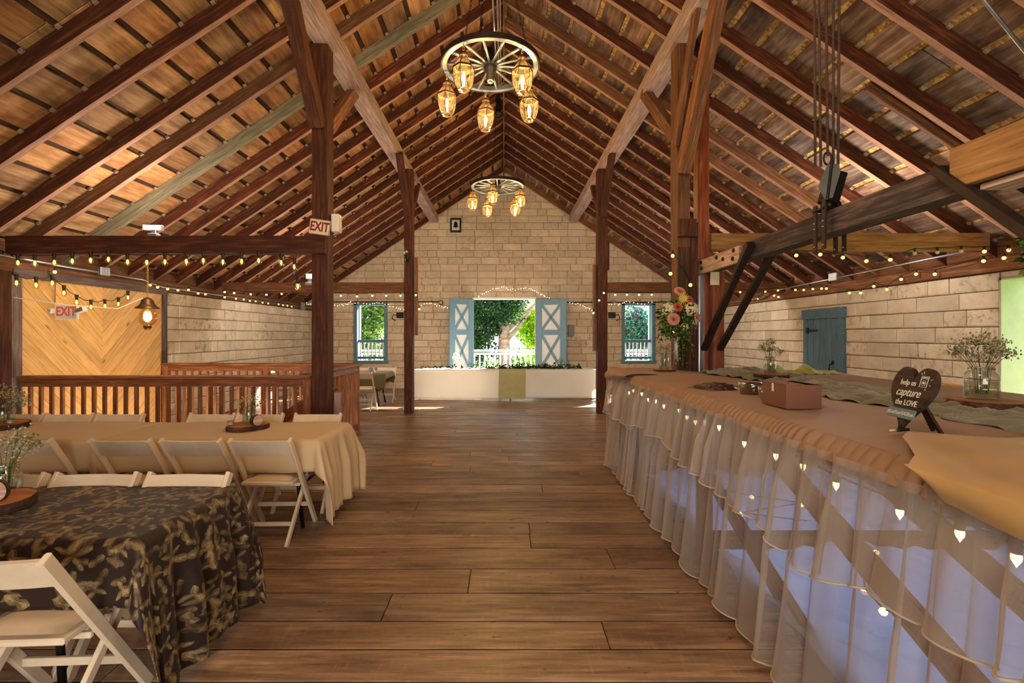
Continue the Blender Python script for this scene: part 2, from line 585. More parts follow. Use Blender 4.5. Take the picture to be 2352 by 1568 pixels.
M['bulb_amber'] = emit('bulb_amber', (1.0, .50, .15), 1.9)
M['bulb_white'] = emit('bulb_white', (1.0, .70, .36), 2.2)
M['bulb_soft'] = emit('bulb_soft', (1.0, .80, .46), 3.0)
M['filament'] = emit('filament', (1.0, .78, .12), 5.0)
M['flame'] = emit('flame', (1.0, .78, .42), 22.0)
M['led'] = emit('led', (.85, 1.0, .98), 14.0)
M['fairy'] = emit('fairy', (1.0, .78, .46), 5.0)
M['bulb_off'] = plain('bulb_off', L(206, 204, 180), .2, vary=.05)


def glassy(name, tint, gloss=.12, rough=.03, glow=None):
    """thin glass: see-through with a fresnel reflection"""
    t = NT(name)
    tr = t.n('BsdfTransparent'); t.put(tr, 'Color', tint)
    gl = t.n('BsdfGlossy'); t.put(gl, 'Roughness', rough)
    lw = t.n('LayerWeight'); t.put(lw, 'Blend', .35)
    f = t.math('MULTIPLY_ADD', lw.outputs[1], .55, gloss, clamp=True)
    mx = t.n('MixShader'); t.put(mx, 0, f); t.put(mx, 1, tr.outputs[0]); t.put(mx, 2, gl.outputs[0])
    return t.done(mx.outputs[0])


M['glass'] = glassy('glass', (.93, .96, .94), .06)
M['glass_amber'] = glassy('glass_amber', (1.0, .80, .42), .06)
M['glass_edison'] = glassy('glass_edison', (1.0, .90, .55), .06)
M['plastic_wrap'] = glassy('plastic_wrap', (.9, .9, .92), .18, .12)


def m_lantern():
    t = NT('lantern_glass')
    tr = t.n('BsdfTransparent'); t.put(tr, 'Color', (1.0, .78, .36))
    tl = t.n('BsdfTranslucent'); t.put(tl, 'Color', (1.0, .72, .30))
    gl = t.n('BsdfGlossy'); t.put(gl, 'Roughness', .05)
    m1 = t.n('MixShader'); t.put(m1, 0, .012); t.put(m1, 1, tr.outputs[0]); t.put(m1, 2, tl.outputs[0])
    m2 = t.n('MixShader'); t.put(m2, 0, .03); t.put(m2, 1, m1.outputs[0]); t.put(m2, 2, gl.outputs[0])
    return t.done(m2.outputs[0])


M['lantern_glass'] = m_lantern()


def sheer(name, col, op=.45, edge=.5, warp=0.0):
    t = NT(name)
    v = t.coords((1, 1, 1), False)
    nz = t.noise(v, 3.0, 3)
    tr = t.n('BsdfTransparent'); t.put(tr, 'Color', (1, 1, 1))
    df = t.n('BsdfDiffuse'); t.put(df, 'Color', col)
    tl = t.n('BsdfTranslucent'); t.put(tl, 'Color', col)
    a = t.n('MixShader'); t.put(a, 0, .45); t.put(a, 1, df.outputs[0]); t.put(a, 2, tl.outputs[0])
    lw = t.n('LayerWeight'); t.put(lw, 'Blend', .5)
    f = t.math('MULTIPLY_ADD', lw.outputs[1], edge, op, clamp=True)
    f = t.math('MULTIPLY', f, t.mrange(nz, .2, .8, .9, 1.1), clamp=True)
    b = t.n('MixShader'); t.put(b, 0, f); t.put(b, 1, tr.outputs[0]); t.put(b, 2, a.outputs[0])
    return t.done(b.outputs[0])


M['sheer'] = sheer('sheer', L(206, 192, 178), .26, .62)
M['sheer_hem'] = sheer('sheer_hem', L(220, 206, 186), .85, .1)
M['hatch_sheet'] = sheer('hatch_sheet', L(168, 180, 220), .75, .25)


def fabric(name, c, rough=.75, sheen=.2, weave=300, trans=.0, vary=.06, bump=.15):
    t = NT(name)
    v = t.coords((1, 1, 1), False)
    nz = t.noise(v, 2.5, 4)
    col = t.mix(t.mrange(nz, .3, .7), tuple(x * (1 - vary) for x in c), c)
    w = t.noise(v, weave, 2)
    p = t.pbr(col, rough, 0, t.bump(t.math('ADD', t.math('MULTIPLY', w, .1), nz), bump, .01), .3, Sheen_Weight=sheen)
    if trans:
        tl = t.n('BsdfTranslucent'); t.put(tl, 'Color', c)
        mx = t.n('MixShader'); t.put(mx, 0, trans); t.put(mx, 1, p); t.put(mx, 2, tl.outputs[0])
        return t.done(mx.outputs[0])
    return t.done(p)


M['linen'] = fabric('linen', L(218, 190, 148), .7, .2, trans=.2)
M['linen_white'] = fabric('linen_white', L(248, 247, 242), .7, .2, trans=.5)
M['buffet_cloth'] = fabric('buffet_cloth', L(150, 114, 84), .65, .1, trans=.05)
M['gold_cloth'] = fabric('gold_cloth', L(180, 142, 88), .5, .1, trans=.05)
M['gauze'] = fabric('gauze', L(116, 110, 82), .8, .3, weave=120, bump=.6, vary=.25)
M['green_cloth'] = fabric('green_cloth', L(176, 178, 92), .6, .3, trans=.2)
M['dark_green_cloth'] = fabric('dark_green_cloth', L(92, 82, 48), .6, .3)


def m_brocade():
    """dark brown cloth with woven gold-olive vine leaves, laid out in the cloth's own uv (metres)"""
    t = NT('brocade')
    uv = t.n('TexCoord').outputs['UV']
    base = L(36, 22, 15)
    col = base
    mask_all = None

    def leaf_layer(scale, off, lobes, size, keep):
        v = t.vmath('ADD', t.vmath('MULTIPLY', uv, (scale, scale, scale)), off)
        v = t.vmath('ADD', v, t.vmath('SCALE', t.vmath('SUBTRACT', nz_col(v), (.5, .5, .5)), .25))
        vo = t.n('TexVoronoi'); vo.voronoi_dimensions = '2D'; t.put(vo, 'Vector', v); t.put(vo, 'Scale', 1.0); t.put(vo, 'Randomness', .85)
        loc = t.vmath('SUBTRACT', v, vo.outputs['Position'])
        sp = t.n('SeparateXYZ'); t.put(sp, 0, loc)
        rc = t.n('SeparateColor'); t.put(rc, 0, vo.outputs['Color'])
        ang = t.math('ADD', t.math('ARCTAN2', sp.outputs[1], sp.outputs[0]), t.math('MULTIPLY', rc.outputs[0], 6.283))
        r = t.vmath('LENGTH', loc)
        fr = t.math('FRACT', t.math('MULTIPLY_ADD', ang, lobes / 6.28318, 8.0))
        d = t.math('MULTIPLY', t.math('ABSOLUTE', t.math('SUBTRACT', fr, .5)), 2.0)      # 0 along a lobe, 1 between lobes
        bnd = t.math('MULTIPLY', t.math('MULTIPLY_ADD', t.math('POWER', t.math('SUBTRACT', 1.0, d), 1.5), .80, .20), size)
        q = t.math('DIVIDE', r, bnd)
        inside = t.mrange(q, .9, 1.0, 1, 0)
        vein = t.mrange(d, .03, .35, 1, .35)
        fine = t.mrange(t.noise(v, 16, 3), .35, .65, .45, 1.0)
        kp = t.math('GREATER_THAN', rc.outputs[1], keep)
        edge = t.mrange(q, .6, .95, 0, .55)
        return t.math('MULTIPLY', t.math('MULTIPLY', inside, kp), t.math('MULTIPLY', t.math('MAXIMUM', vein, edge), fine)), rc.outputs[2]

    def nz_col(v):
        nd = t.n('TexNoise'); t.put(nd, 'Vector', v); t.put(nd, 'Scale', 1.4); t.put(nd, 'Detail', 2.0)
        return nd.outputs[1]

    for scale, off, lobes, size, keep in ((6.5, (0, 0, 0), 5, .58, .35), (11.0, (3.3, 1.7, 0), 2, .66, .42), (12.0, (7.1, 4.4, 0), 3, .56, .6), (15.0, (2.1, 9.4, 0), 2, .66, .55)):
        mk, rr = leaf_layer(scale, off, lobes, size, keep)
        tone = t.mix(rr, L(110, 86, 50), L(186, 158, 110))
        col = t.mix(t.math('MULTIPLY', mk, .7), col, tone)
    # thin curling stems
    nzz = t.noise(uv, 90, 2)
    col = t.mix(1.0, col, t.mrange(nzz, .3, .7, .8, 1.15), 'MULTIPLY')
    return t.done(t.pbr(col, .6, 0, None, .25, Sheen_Weight=.04))


M['brocade'] = m_brocade()


def m_leaf(name, cols, trans=.4):
    t = NT(name)
    g = t.n('NewGeometry')
    c = t.ramp(g.outputs['Random Per Island'], [(i / max(1, len(cols) - 1), x) for i, x in enumerate(cols)])
    df = t.n('BsdfDiffuse'); t.put(df, 'Color', c)
    tl = t.n('BsdfTranslucent'); t.put(tl, 'Color', c)
    mx = t.n('MixShader'); t.put(mx, 0, trans); t.put(mx, 1, df.outputs[0]); t.put(mx, 2, tl.outputs[0])
    return t.done(mx.outputs[0])


M['leaf_dark'] = m_leaf('leaf_dark', [L(24, 52, 40), L(44, 78, 56), L(66, 104, 60), L(40, 44, 66), L(96, 128, 66)])
M['leaf_lime'] = m_leaf('leaf_lime', [L(120, 168, 30), L(160, 200, 40), L(200, 220, 80), L(84, 130, 30)], .5)
M['leaf_teal'] = m_leaf('leaf_teal', [L(30, 110, 100), L(60, 140, 120), L(90, 160, 110), L(130, 60, 110), L(40, 90, 110)], .5)
M['leaf_mid'] = m_leaf('leaf_mid', [L(50, 96, 56), L(90, 138, 66), L(150, 180, 90), L(40, 66, 60), L(190, 200, 130)], .45)
M['leaf_garland'] = m_leaf('leaf_garland', [L(26, 44, 34), L(48, 66, 44), L(70, 92, 60)], .2)
M['leaf_bouquet'] = m_leaf('leaf_bouquet', [L(30, 50, 22), L(56, 84, 34), L(84, 116, 48), L(120, 150, 60)], .25)
M['breath'] = m_leaf('breath', [L(150, 142, 104), L(182, 172, 136), L(206, 198, 166), L(120, 118, 78)], .3)
M['petal_pink'] = m_leaf('petal_pink', [L(216, 150, 130), L(226, 172, 152), L(208, 128, 110)], .3)
M['petal_coral'] = m_leaf('petal_coral', [L(186, 92, 70), L(204, 112, 88)], .3)
M['petal_cream'] = m_leaf('petal_cream', [L(226, 214, 176), L(240, 230, 204), L(206, 196, 150)], .3)
M['petal_yellow'] = m_leaf('petal_yellow', [L(222, 198, 88), L(236, 216, 120)], .3)
M['tree_bark'] = wood('tree_bark', L(96, 78, 76), L(150, 128, 122), L(190, 170, 160), rough=.9, gs=.35, bump=.8)
M['water'] = glassy('water', (.86, .92, .88), .05)
# ------------------------------------------------------------------ room shell
XW, YW = 5.76, 14.2
RB0, PITCH = 6.5, .667            # rafter underside at the ridge, fall per metre
Y0 = -2.8
rb = lambda x: RB0 - PITCH * abs(x)
COSP = 1 / math.sqrt(1 + PITCH ** 2)

# floor: wide planks across the hall, with the stairwell and the hatch left open
STAIR = (-5.76, -2.42, 5.66, 7.80)
HATCH = (1.62, 3.72, .5, 5.15)
fl = MB()
# joists under the planks
for k in range(26):
    x = -5.7 + k * .456
    if x < STAIR[1]:
        fl.box(x - .03, x + .03, Y0, STAIR[2], -.3, -.036); fl.box(x - .03, x + .03, STAIR[3], YW + .3, -.3, -.036)
    elif HATCH[0] < x < HATCH[1]:
        fl.box(x - .03, x + .03, Y0, HATCH[2], -.3, -.036); fl.box(x - .03, x + .03, HATCH[3], YW + .3, -.3, -.036)
    else:
        fl.box(x - .03, x + .03, Y0, YW + .3, -.3, -.036)
for q in ((-5.76, -2.42, Y0, 5.66), (-5.76, -2.42, 7.8, YW), (-2.42, 1.62, Y0, YW), (1.62, 3.72, Y0, .5), (1.62, 3.72, 5.15, YW), (3.72, 5.76, Y0, YW)):
    fl.box(*q, -.07, -.037)
floor = fl.obj('floor', plain('sub_floor', L(38, 26, 18), .95, vary=.3), kind='structure')
y = 0.35
YROW = [2.41, 2.65, 2.94, 3.245, 3.56]
rows = []
yy = Y0
while yy < .55:
    rows.append((yy, yy + .29)); yy += .29
edges = [yy, .84, 1.12, 1.41, 1.70, 1.94, 2.18, 2.41, 2.65, 2.94, 3.245, 3.56]
rows += list(zip(edges[:-1], edges[1:]))
yy = 3.56
while yy < YW - .05:
    w = R.uniform(.22, .31)
    rows.append((yy, min(YW, yy + w))); yy += w
SEAM = {}
for ri, (a, b) in enumerate(rows):
    ym = (a + b) / 2
    x = -XW - R.uniform(0, 2.0)
    segs = []
    while x < XW:
        l = R.uniform(2.2, 4.4)
        segs.append((x, x + l)); x += l
    for x0, x1 in segs:
        x0, x1 = max(x0, -XW), min(x1, XW)
        parts = [(x0, x1)]
        for hole in (STAIR, HATCH):
            if a < hole[3] - .02 and b > hole[2] + .02:
                np_ = []
                for p, q in parts:
                    if q <= hole[0] or p >= hole[1]:
                        np_.append((p, q))
                    else:
                        if p < hole[0]: np_.append((p, hole[0]))
                        if q > hole[1]: np_.append((hole[1], q))
                parts = np_
        for p, q in parts:
            if q - p < .12: continue
            g = .004
            m = MB(); l, w = (q - p) / 2 - g / 2, (b - a) / 2 - .0065
            dz = R.uniform(-.002, .002)
            m.cbox(-l, l, -w, w, -.036, dz, .003)
            m.obj('plank', M['floor'], floor, ((p + q) / 2, ym, 0))

# ---- stairwell below the floor: lining, treads and the sloping hand rail
st = MB()
st.box(STAIR[1], STAIR[1] + .05, STAIR[2], STAIR[3], -2.2, -.04)
st.box(STAIR[0], STAIR[1], STAIR[2] - .05, STAIR[2], -2.2, -.04)
st.box(STAIR[0], STAIR[1], STAIR[3], STAIR[3] + .05, -2.2, -.04)
st.box(STAIR[0], STAIR[1], STAIR[2], STAIR[3], -2.25, -2.2)
st.obj('stairwell_lining', M['deck_dark'], floor)
hl = MB()  # closed box added under the hatch to block stray light from the ground
x0, x1, y0, y1 = HATCH
for q in ((x0 - .05, x0, y0, y1), (x1, x1 + .05, y0, y1), (x0, x1, y0 - .05, y0), (x0, x1, y1, y1 + .05)):
    hl.box(*q, -1.5, -.04)
hl.box(x0, x1, y0, y1, -1.55, -1.5)
hl.obj('hatch_light_shield', plain('hatch_light_shield', L(120, 118, 122), .9, vary=.1), floor)
stairs = thing('staircase', 'steep wooden stair going down inside the railed stairwell', 'stairs', (0, 0, 0), kind='structure')
for k in range(9):
    x = -2.6 - k * .27
    m = MB(); m.cbox(-.5, .5, -.15, .15, -.02, .02, .004)
    m.obj('tread', M['rail'], stairs, (x, 6.2, -.2 - k * .2), (0, 0, PI / 2))
hr = MB()
beam('hand_rail', (-2.35, 6.75, .83), (-3.6, 6.75, -.02), .04, .13, M['rail'], stairs)
beam('hand_rail', (-2.35, 5.85, .83), (-3.6, 5.85, -.02), .04, .13, M['rail'], stairs)

# ------------------------------------------------------------------ block walls
def frustum(mb, axis, u0, u1, z0, z1, d0, d1, ch, zf=None, jit=.003):
    """a block: back at depth d0, front at d1 with a worn rounded edge; axis maps (u, d, z) to x, y, z"""
    c = ch
    pts = [(u0, d0, z0), (u1, d0, z0), (u1, d0, z1), (u0, d0, z1)]
    df = d1 - (d1 - d0) * .35
    pts += [(u0, df, z0), (u1, df, z0), (u1, df, z1), (u0, df, z1)]
    j = lambda: R.uniform(-jit, jit)
    pts += [(u0 + c + j(), d1 + j(), z0 + c + j()), (u1 - c + j(), d1 + j(), z0 + c + j()),
            (u1 - c + j(), d1 + j(), z1 - c + j()), (u0 + c + j(), d1 + j(), z1 - c + j())]
    if zf:
        pts = [(u, d, min(z, zf(u))) for u, d, z in pts]
    fs = []
    for b in (0, 4):
        for i in range(4):
            k = (i + 1) % 4
            fs.append((b + i, b + k, b + 4 + k, b + 4 + i))
    fs.append((8, 9, 10, 11))
    mb.add([axis(*p) for p in pts], fs)


def block_wall(parent, mat, axis, U0, U1, Z0, Z1, course, length, openings, d0, d1, zf=None, limit=300, maxgap=None, flip=False):
    z = Z0; r = 0; cells = []
    while z < Z1 - .03:
        zt = min(z + course, Z1)
        u = U0 - (0 if r % 2 else length * .5) - R.uniform(0, .08)
        while u < U1:
            l = length * R.choice([1, 1, 1, 1, .5, .8])
            cells.append((max(u, U0), min(u + l, U1), z, zt)); u += l
        z = zt; r += 1
    out = []
    for a, b, c, d in cells:
        if b - a < .05: continue
        if zf and min(c + .06, d) > max(zf(a), zf(b)): continue
        todo = [(a, b, c, d)]
        for (oa, ob, oc, od) in openings:
            nxt = []
            for (p, q, s_, t_) in todo:
                if q <= oa or p >= ob or t_ <= oc or s_ >= od:
                    nxt.append((p, q, s_, t_)); continue
                if p < oa: nxt.append((p, oa, s_, t_))
                if q > ob: nxt.append((ob, q, s_, t_))
                pp, qq = max(p, oa), min(q, ob)
                if s_ < oc: nxt.append((pp, qq, s_, oc))
                if t_ > od: nxt.append((pp, qq, od, t_))
            todo = nxt
        for t in todo:
            if t[1] - t[0] > .04 and t[3] - t[2] > .04:
                out.append(t)
    out.sort(key=lambda t: -(t[1] - t[0]) * (t[3] - t[2]))
    g = .0055
    rest = MB()
    for i, (a, b, c, d) in enumerate(out):
        um, zm = (a + b) / 2, (c + d) / 2
        dj = R.uniform(-.007, .007)
        m = MB() if i < limit else rest
        ox, oz = (um, zm) if i < limit else (0, 0)
        ax = (lambda u, dd, zz, o1=ox, o2=oz: axis(u - o1, dd, zz - o2))
        frustum(m, ax, a + g, b - g, c + g, d - g, d0, d1 + dj, .012, zf)
        if i < limit:
            if flip: m.f = [f[::-1] for f in m.f]
            off = axis(um, 0, zm) if False else None
            base = axis(0, 0, 0)
            p = axis(um, 0, zm)
            m.obj('block', mat, parent, tuple(p[k] - base[k] for k in range(3)))
    if rest.v:
        if flip: rest.f = [f[::-1] for f in rest.f]
        rest.obj('block_small', mat, parent, kind='stuff')


# back gable wall (Y = 14.2) : big double doorway and two windows
DOOR = (-.92, .955, 0, 2.71)
WIN1 = (-4.48, -3.52, .79, 2.555)
WIN2 = (3.57, 4.53, .79, 2.555)
core = MB()
YC = YW + .03
xs = [-XW - .3, WIN1[0], WIN1[1], DOOR[0], DOOR[1], WIN2[0], WIN2[1], XW + .3]
for i in range(7):
    a, b = xs[i], xs[i + 1]
    if i in (1, 5):
        core.box(a, b, YC, YC + .27, -.3, .79); core.box(a, b, YC, YC + .27, 2.555, 3.2)
    elif i == 3:
        core.box(a, b, YC, YC + .27, -.3, -.01); core.box(a, b, YC, YC + .27, 2.71, 3.2)
    else:
        core.box(a, b, YC, YC + .27, -.3, 3.2)
zt = lambda x: rb(x) + .18
core.add([(-5.2, YC, 3.2), (5.2, YC, 3.2), (0, YC, zt(0)), (-5.2, YC + .27, 3.2), (5.2, YC + .27, 3.2), (0, YC + .27, zt(0))],
         [(0, 1, 2), (3, 5, 4), (0, 2, 5, 3), (1, 4, 5, 2)])
wall_back = core.obj('wall_back', M['mortar_pale'], kind='structure')
block_wall(wall_back, M['block'], lambda u, d, z: (u, YC - d, z), -XW, XW, 0, 6.66, .208, .56,
           [DOOR, WIN1, WIN2], 0, .03, zf=lambda u: zt(u) - .02, limit=300)

# left wall: chevron boarding beside the stairwell, painted block beyond it
wl = MB()
wl.box(-XW - .3, -XW - .03, Y0, YW, -2.3, 2.34)
wall_left = wl.obj('wall_left', M['mortar'], kind='structure')
block_wall(wall_left, M['block_side'], lambda u, d, z: (-XW - .03 + d, u, z), 8.0, YW, 0, 2.34, .2127, .46, [], 0, .03)
block_wall(wall_left, M['block_side'], lambda u, d, z: (-XW - .03 + d, u, z), 1.0, 5.42, 0, 2.34, .2127, .46, [], 0, .03)

# right wall: plank door, big bright opening near the viewer
WOP = (3.6, 5.49, .55, 2.262)
wr = MB()
wr.box(XW + .03, XW + .3, Y0, WOP[0], -.3, 2.34); wr.box(XW + .03, XW + .3, WOP[1], YW, -.3, 2.34)
wr.box(XW + .03, XW + .3, WOP[0], WOP[1], -.3, WOP[2]); wr.box(XW + .03, XW + .3, WOP[0], WOP[1], WOP[3], 2.34)
wall_right = wr.obj('wall_right', M['mortar'], kind='structure')
block_wall(wall_right, M['block_side'], lambda u, d, z: (XW + .03 - d, u, z), 1.5, YW, 0, 2.34, .2127, .62,
           [WOP, (7.96, 9.02, 0, 2.08)], 0, .03, flip=True)
jb = MB()   # plastered reveal of the opening
jb.box(XW, XW + .34, WOP[1] - .02, WOP[1], WOP[2], WOP[3]); jb.box(XW, XW + .34, WOP[0], WOP[0] + .02, WOP[2], WOP[3])
jb.box(XW, XW + .34, WOP[0], WOP[1], WOP[3] - .02, WOP[3])
jb.obj('window_3', plain('reveal_plaster', L(178, 188, 150), .8, vary=.12, nscale=3), kind='structure')
beam('window_sill', (XW + .1, WOP[0], WOP[2] + .02), (XW + .1, WOP[1], WOP[2] + .02), .5, .04, M['pine'], bpy.data.objects['window_3'])
beam('trim_3', (5.7, 5.5, .93), (5.7, 6.6, .93), .1, .1, M['pine'], kind='structure')

# near gable wall behind the viewer, with its wide doorway
wf = MB()
wf.box(-XW - .3, -1.8, Y0 - .2, Y0, -.3, 3.0); wf.box(1.8, XW + .3, Y0 - .2, Y0, -.3, 3.0); wf.box(-1.8, 1.8, Y0 - .2, Y0, 2.7, 3.0)
wf.add([(-5.6, Y0, 3.0), (5.6, Y0, 3.0), (0, Y0, zt(0)), (-5.6, Y0 - .2, 3.0), (5.6, Y0 - .2, 3.0), (0, Y0 - .2, zt(0))], [(2, 1, 0), (3, 4, 5), (0, 3, 5, 2), (1, 2, 5, 4)])
wf.obj('wall_front', M['block'], kind='structure')
# ------------------------------------------------------------------ roof
def slope_pt(side, x, y, off):
    """point on the roof: off is measured upward from the rafter underside"""
    return (side * x, y, rb(x) + off)


RT = .18                                        # plumb height of a rafter
ceil_mb = MB()
XE = 6.35
for side in (-1, 1):
    z0 = RT + .034
    a = [slope_pt(side, 0, Y0, z0), slope_pt(side, XE, Y0, z0), slope_pt(side, XE, YW + .45, z0), slope_pt(side, 0, YW + .45, z0)]
    b = [(p[0], p[1], p[2] + .04) for p in a]
    fs = [(0, 1, 2, 3), (7, 6, 5, 4), (0, 4, 5, 1), (1, 5, 6, 2), (2, 6, 7, 3), (3, 7, 4, 0)]
    if side < 0: fs = [f[::-1] for f in fs]
    ceil_mb.add(a + b, fs, 0 if side > 0 else 1)
ceiling = ceil_mb.obj('ceiling', [M['osb'], M['deck_dark']], kind='structure')
# skip sheathing boards with gaps between them
PB, WB = .372, .308
nb = int(7.3 / PB) + 1
for side in (-1, 1):
    for k in range(nb):
        s0 = .06 + k * PB
        sm = s0 + WB / 2
        xm = sm * COSP
        yy = Y0
        for j in range(5):
            l = R.uniform(2.6, 3.9)
            y1 = min(YW + .3, yy + l)
            if j == 4: y1 = YW + .3
            if y1 - yy < .2: break
            m = MB(); wv = WB + R.uniform(-.012, .008)
            m.cbox(-(y1 - yy) / 2 + .003, (y1 - yy) / 2 - .003, -wv / 2, wv / 2, 0, .026, .004)
            ang = math.atan(PITCH)
            d = Vector((side * COSP, 0, -PITCH * COSP))
            c = Vector(slope_pt(side, xm, (yy + y1) / 2, RT + .002))
            X = Vector((0, 1, 0)); Yv = d * (-side); Z = X.cross(Yv).normalized()
            mt = Matrix.Identity(4)
            for i in range(3):
                mt[i][0] = X[i]; mt[i][1] = Yv[i]; mt[i][2] = Z[i]; mt[i][3] = c[i]
            place('roof_board', m.mesh('roof_board', M['roof_left' if side < 0 else 'roof_right']), ceiling, mat=mt)
            yy = y1
            if yy >= YW + .3: break
# rafters in pairs
RY = [.9 + .6 * k for k in range(6)]
RY = [1.0, 1.6, 2.2, 2.8, 3.4, 4.0, 4.6, 5.25, 5.72, 6.37, 6.95]
yy = 7.5
while yy < 14.1:
    RY.append(yy); yy += .555
RY[-1] = 14.12
pads = MB()
for y in RY:
    for side in (-1, 1):
        p0 = Vector(slope_pt(side, .015, y, RT / 2)); p1 = Vector(slope_pt(side, 6.1, y, RT / 2))
        rm = 'rafter'
        if side < 0 and abs(y - 5.72) < .01: rm = 'timber_mid'
        if side < 0 and abs(y - 6.37) < .01: rm = 'log_grey'
        if side > 0 and R.random() < .3: rm = 'timber_mid'
        beam('rafter', p0, p1, .07, .15, M[rm], ceiling, jit=.002, ch=.004, under=M['log_grey' if rm == 'log_grey' else 'rafter_edge_lit'])
        for k in range(nb - 1):                 # pale pads added in every gap, standing in for lit edges
            s = .06 + k * PB + WB + .024
            x = s * COSP
            c = Vector(slope_pt(side, x, y - .03, RT - .004))
            d = Vector((side * COSP, 0, -PITCH * COSP)); n = Vector((side * PITCH * COSP, 0, COSP))
            pads.bar(c - d * .022, c + d * .022, .055, .03, up=n, c=.002)
pads.obj('lit_gap_pad', M['white_board'], ceiling, kind='stuff')
# short sister block beside one rafter on the right
p0 = Vector(slope_pt(1, 3.65, 4.72, .04)); p1 = Vector(slope_pt(1, 4.9, 4.72, .04))
beam('sister_rafter', p0, p1, .05, .15, M['timber_mid'], ceiling)
beam('ridge_board', (0, Y0, 6.5 - .02), (0, YW, 6.5 - .02), .03, .26, M['timber_mid'], ceiling)
for side in (-1, 1):
    m = MB()
    beam('trim_1' if side < 0 else 'trim_2', (side * (XW + .1), Y0, 2.42), (side * (XW + .1), YW, 2.42), .3, .15, M['timber_mid'], kind='structure', jit=.004)
    # boards closing the eaves above the plate
    beam('trim_4' if side < 0 else 'trim_5', (side * (XW + .2), Y0, 2.62), (side * (XW + .2), YW, 2.62), .04, .3, M['timber_mid'], kind='structure')

# ------------------------------------------------------------------ timber frame
GF = 'timber posts carrying the purlins'
def post(name, label, x0, x1, y0, y1, z1, mat, group=None, z0=0.0):
    xm, ym = (x0 + x1) / 2, (y0 + y1) / 2
    return beam(name, (xm, ym, z0), (xm, ym, z1), x1 - x0, y1 - y0, mat, up=(0, 1, 0), jit=.004, ch=.008, label=label, cat='post', group=group, kind='structure')


def brace(parent, p0, p1, w, h, mat, name='brace'):
    inv = parent.matrix_basis.inverted()
    m, l = frame(p0, p1)
    return place(name, beam_mesh(name, l, w, h, mat, .003, .006), parent, mat=inv @ m)


ZP = EYE + 3.4                                  # underside of the purlins
for side in (-1, 1):
    beam('purlin', (side * 2.09, Y0, ZP + .11), (side * 2.09, YW, ZP + .11), .25, .22, M['timber_pale'], jit=.004,
         label='long pale purlin beam under the %s roof slope' % ('left' if side < 0 else 'right'), cat='beam', kind='structure', group='purlins')
pn = post('timber_post', 'dark square post carrying the tilted red EXIT board', -2.24, -2.05, 5.5, 5.7, ZP - .0, M['timber'], GF)
brace(pn, (-2.15, 5.47, 2.42 + EYE), (-2.15, 4.72, ZP + .02), .15, .16, M['timber'])
brace(pn, (-2.12, 5.65, 2.45 + EYE), (-2.12, 6.7, ZP + .06), .12, .14, M['timber_mid'])
brace(pn, (-1.99, 5.66, -.0), (-1.99, 5.66, .92), .07, .06, M['timber_pale'], 'cleat')
pf = post('timber_post', 'slim dark post beside the left end of the head table', -2.035, -1.86, 9.64, 9.86, ZP, M['timber'], GF)
brace(pf, (-1.96, 9.62, 2.45 + EYE), (-1.96, 8.85, ZP + .02), .12, .14, M['timber'])
brace(pf, (-1.96, 9.86, 2.45 + EYE), (-1.96, 10.8, ZP + .02), .1, .12, M['timber'])
brace(pf, (-1.80, 9.75, 1.6), (-1.80, 9.75, 3.2), .05, .14, M['timber_mid'], 'side_plank')
qf = post('timber_post', 'slim dark post beside the right end of the head table', 1.92, 2.12, 9.64, 9.86, ZP, M['timber'], GF)
brace(qf, (2.03, 9.62, 2.45 + EYE), (2.03, 8.85, ZP + .02), .12, .14, M['timber'])
brace(qf, (2.03, 9.86, 2.45 + EYE), (2.03, 10.8, ZP + .02), .1, .12, M['timber'])
brace(qf, (1.87, 9.75, 1.28), (1.87, 9.75, 3.05), .05, .14, M['timber_mid'], 'side_plank')
brace(qf, (2.15, 9.75, 2.95), (2.15, 9.75, 3.55), .04, .14, M['timber'], 'side_plank')
qn = post('timber_post', 'rough barked post rising behind the flower vase', 2.02, 2.17, 5.5, 5.72, ZP, M['timber_mid'], GF)
brace(qn, (2.07, 5.46, 1.88 + EYE), (2.16, 4.72, ZP + .02), .13, .15, M['timber_mid'])
brace(qn, (1.99, 5.48, 2.2 + EYE), (2.02, 4.95, ZP + .02), .05, .12, M['timber_mid'])
brace(qn, (2.09, 5.72, 2.4 + EYE), (2.02, 6.75, ZP + .06), .12, .14, M['timber_mid'])
brace(qn, (2.095, 5.49, .6), (2.095, 5.49, 2.62), .14, .05, M['bark'], 'bark_face')
brace(qn, (2.12, 5.47, 2.74), (2.12, 5.47, 2.94), .20, .08, M['timber'], 'cap_block')
pd = post('steel_post', 'dark narrow upright between the barked post and the red cedar post', 2.175, 2.275, 5.52, 5.66, 2.92, M['timber'])
pc = post('cedar_post', 'tall red cedar post reaching from buffet to rafters', 2.335, 2.475, 5.68, 5.82, rb(2.4) + .05, M['cedar'])
brace(pc, (2.36, 5.64, .1), (2.36, 5.64, 2.36), .05, .06, M['steel'], 'steel_channel')
pb = post('cedar_post', 'short cedar post under the far end of the hoist beam', 2.43, 2.55, 5.45, 5.60, 2.34, M['cedar'])
brace(pb, (2.43, 5.44, 2.18), (2.43, 5.44, 2.33), .10, .02, M['sign_white'], 'white_plate')

